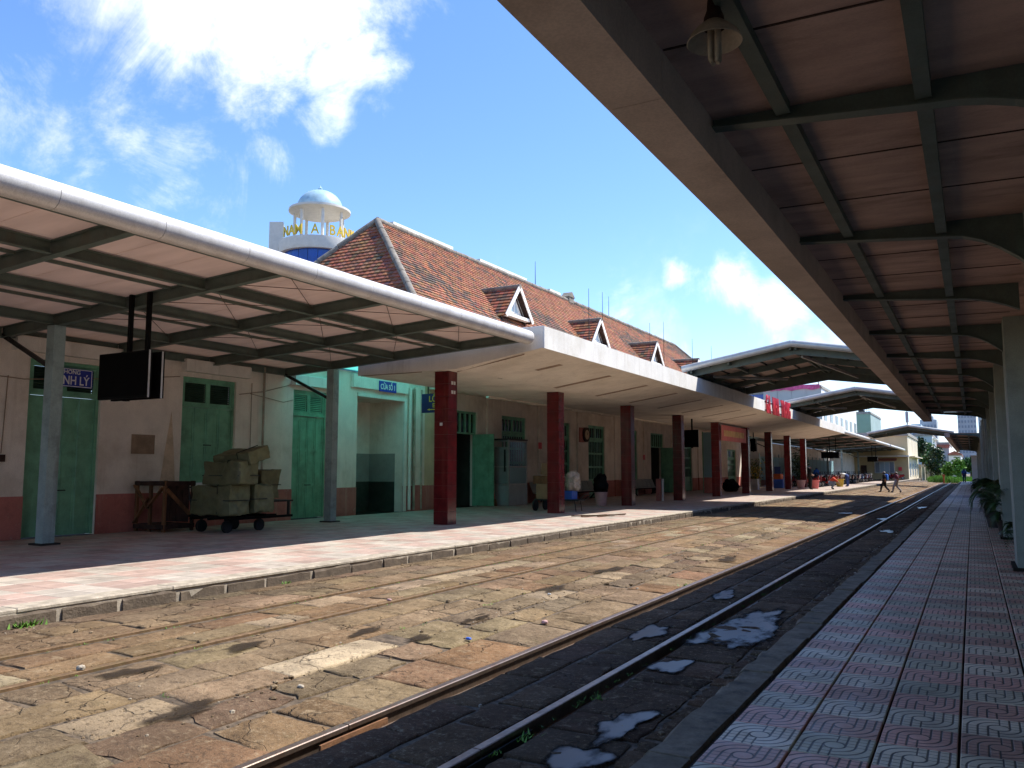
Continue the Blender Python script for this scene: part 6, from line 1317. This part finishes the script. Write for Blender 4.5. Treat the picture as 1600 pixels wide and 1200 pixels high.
# hanging sign board over the far tracks
t = thing('hanging_board', (-7.1, 100, 6.7), 'narrow dark board hanging high over the tracks', 'board'); m = MB(); m.box(-6.15, -5.85, 100, 100.12, 6.95, 8.1); m.build('panel', 'bldg_dark', t); m = MB(); m.path([(-6.0, 100.05, 8.1), (-6.0, 100.05, 9.6)], .03, 6); m.path([(-9.5, 100.05, 9.4), (-6, 100.05, 8.4), (-2, 100.05, 9.4)], .02, 5); m.build('wire', 'dark_metal', t); m = MB(); m.box(-6.06, -5.94, 100.0, 100.1, 6.3, 6.95); m.build('rod', 'dark_metal', t)
# yard wall and greenery
for k in range(6):
    y = 152 + 8 * k
t = thing('yard_wall', (-6.6, 190, -.2), 'old stained wall running from the yellow house to the grass', 'wall')
for k in range(9): y = 178.2 + 5 * k; m = MB(); m.box(-9.0 + .32 * k - .0, -8.7 + .32 * k, y, y + 4.95, -.2, 2.4 + .1 * (k % 2)); m.build('panel', 'wall_old', t); m = MB(); m.box(-9.1 + .32 * k, -8.6 + .32 * k, y - .25, y - .002, -.2, 2.9); m.build('pillar', 'wall_old', t)
def leafy(mb, c, rad, n, s, r, clumps=14):
    cl = []
    for _ in range(clumps):
        d = Vector((r.gauss(0, 1), r.gauss(0, 1), r.gauss(0, .9))).normalized() * r.uniform(.35, .95); cl.append((Vector((d.x * rad[0], d.y * rad[1], d.z * rad[2])) + Vector(c), r.uniform(.28, .5)))
    for _ in range(n):
        cc, k = r.choice(cl); p = cc + Vector((r.gauss(0, .5) * rad[0] * k, r.gauss(0, .5) * rad[1] * k, r.gauss(0, .5) * rad[2] * k)); d = Vector((r.gauss(0, 1), r.gauss(0, 1), r.gauss(0, .7))).normalized() * s * r.uniform(.6, 1.3); e = d.cross(Vector((r.gauss(0, 1), r.gauss(0, 1), r.gauss(0, 1)))).normalized() * s * .45
        mb.add([p - d, p + e, p + d, p - e], [(0, 1, 2, 3)])
def tree(x, y, h, rad, label, material, seed, n=2200, s=.28, cat='tree', name='tree'):
    r = random.Random(seed); t = thing(name, (x, y, -.2), label, cat, 'trees and bushes beyond the tracks'); m = MB(); m.path([(x, y, -.2), (x + .1, y, h * .45), (x + .2, y + .1, h * .8)], [.16 + h * .02, .12 + h * .01, .04], 8)
    for k in range(5): a = r.uniform(0, 6.28); m.path([(x + .1, y, h * r.uniform(.35, .6)), (x + rad[0] * .6 * math.cos(a), y + rad[1] * .6 * math.sin(a), h * r.uniform(.6, .85))], [.07, .03], 6)
    m.build('trunk', 'bark', t); m = MB(); leafy(m, (x, y, h * .66), rad, n, s, r); m.build('crown', material, t)
tree(-5.6, 172, 5.2, (1.7, 1.9, 2.4), 'dark round tree right of the yellow house', 'leaf_dark', 31); tree(-8.1, 192, 8.0, (1.6, 2, 2.2), 'loose mid green tree behind the yellow house', 'leaf', 32); tree(-7.2, 184, 5.6, (1.6, 1.8, 1.8), 'shorter mid green tree beside the yellow house', 'leaf', 33); tree(-8.8, 188, 9.6, (1.0, 1.4, 1.8), 'tall dark tree top behind the yellow house', 'leaf_dark', 37)
tree(-2.2, 165, 3.4, (1.2, 1.4, 1.5), 'bright bush behind the walking figure at the end of the platform', 'leaf_bright', 34, cat='bush', name='bush'); tree(-.3, 168, 4.2, (1.7, 1.7, 1.6), 'dark green bush at the far end of the right platform', 'leaf', 35, cat='bush', name='bush'); tree(-3.6, 168, 3.0, (1.2, 1.4, 1.3), 'low light green bush at the end of the tracks', 'leaf_bright', 36, cat='bush', name='bush')
# grass
mb = MB(); r_ = random.Random(41)
for _ in range(9000):
    y = r_.uniform(133, 175); x = r_.uniform(-6.6, 1.0) if y > 150 else r_.uniform(-5.6, .6); h = r_.uniform(.3, .8) * (1 + .8 * max(0, mnoise.noise(Vector((x * .5, y * .15, 0))))); a = r_.uniform(0, 6.28); mb.add([(x, y, -.1), (x + .12 * math.cos(a), y + .12 * math.sin(a), -.1), (x + r_.gauss(0, .2), y + r_.gauss(0, .2), h)], [(0, 1, 2)])
tag(mb.build('tall_grass', 'grass'), 'bright green tall grass closing off the tracks', 'grass', kind='stuff')
mb = MB(); mb.box(-6.8, 1.3, 131.5, 240, -.19, -.08); tag(mb.build('grass_bank', 'grass'), 'grassy ground at the end of the tracks', None, kind='structure')
t = thing('marker_post', (-3.6, 131, 0), 'small orange marker post at the end of the tracks', 'post'); m = MB(); m.tube((-3.6, 131, 0), (-3.6, 131, .9), .10, n=10); m.build('shaft', 'orange_cloth', t); m = MB(); m.box(-3.78, -3.42, 130.98, 131.02, .9, 1.2); m.build('plate', 'orange_cloth', t)
# litter on the stones
for x, y, mm, lb, s in [(-4.55, 7.35, 'blue_plastic', 'scrap of blue plastic lying on the sunlit stones', .022), (-4.32, 8.6, 'bucket_pink', 'pale round scrap lying beside the brown rail', .03), (-5.1, 10.3, 'tv_white', 'white scrap on the sunlit stones', .018), (-6.42, 4.4, 'mortar', 'pale lump lying against the rusty rail', .03), (-6.42, 8.5, 'bucket_pink', 'pink scrap beside the rusty rail', .022), (-4.7, 5.1, 'mortar', 'pale stick beside the pale slab', .02)]:
    blob('litter', lb, 'litter', (x, y, gz(x) + s * .6 + .01), (s * 1.5, s, s * .7), mm, s * 100, .3)
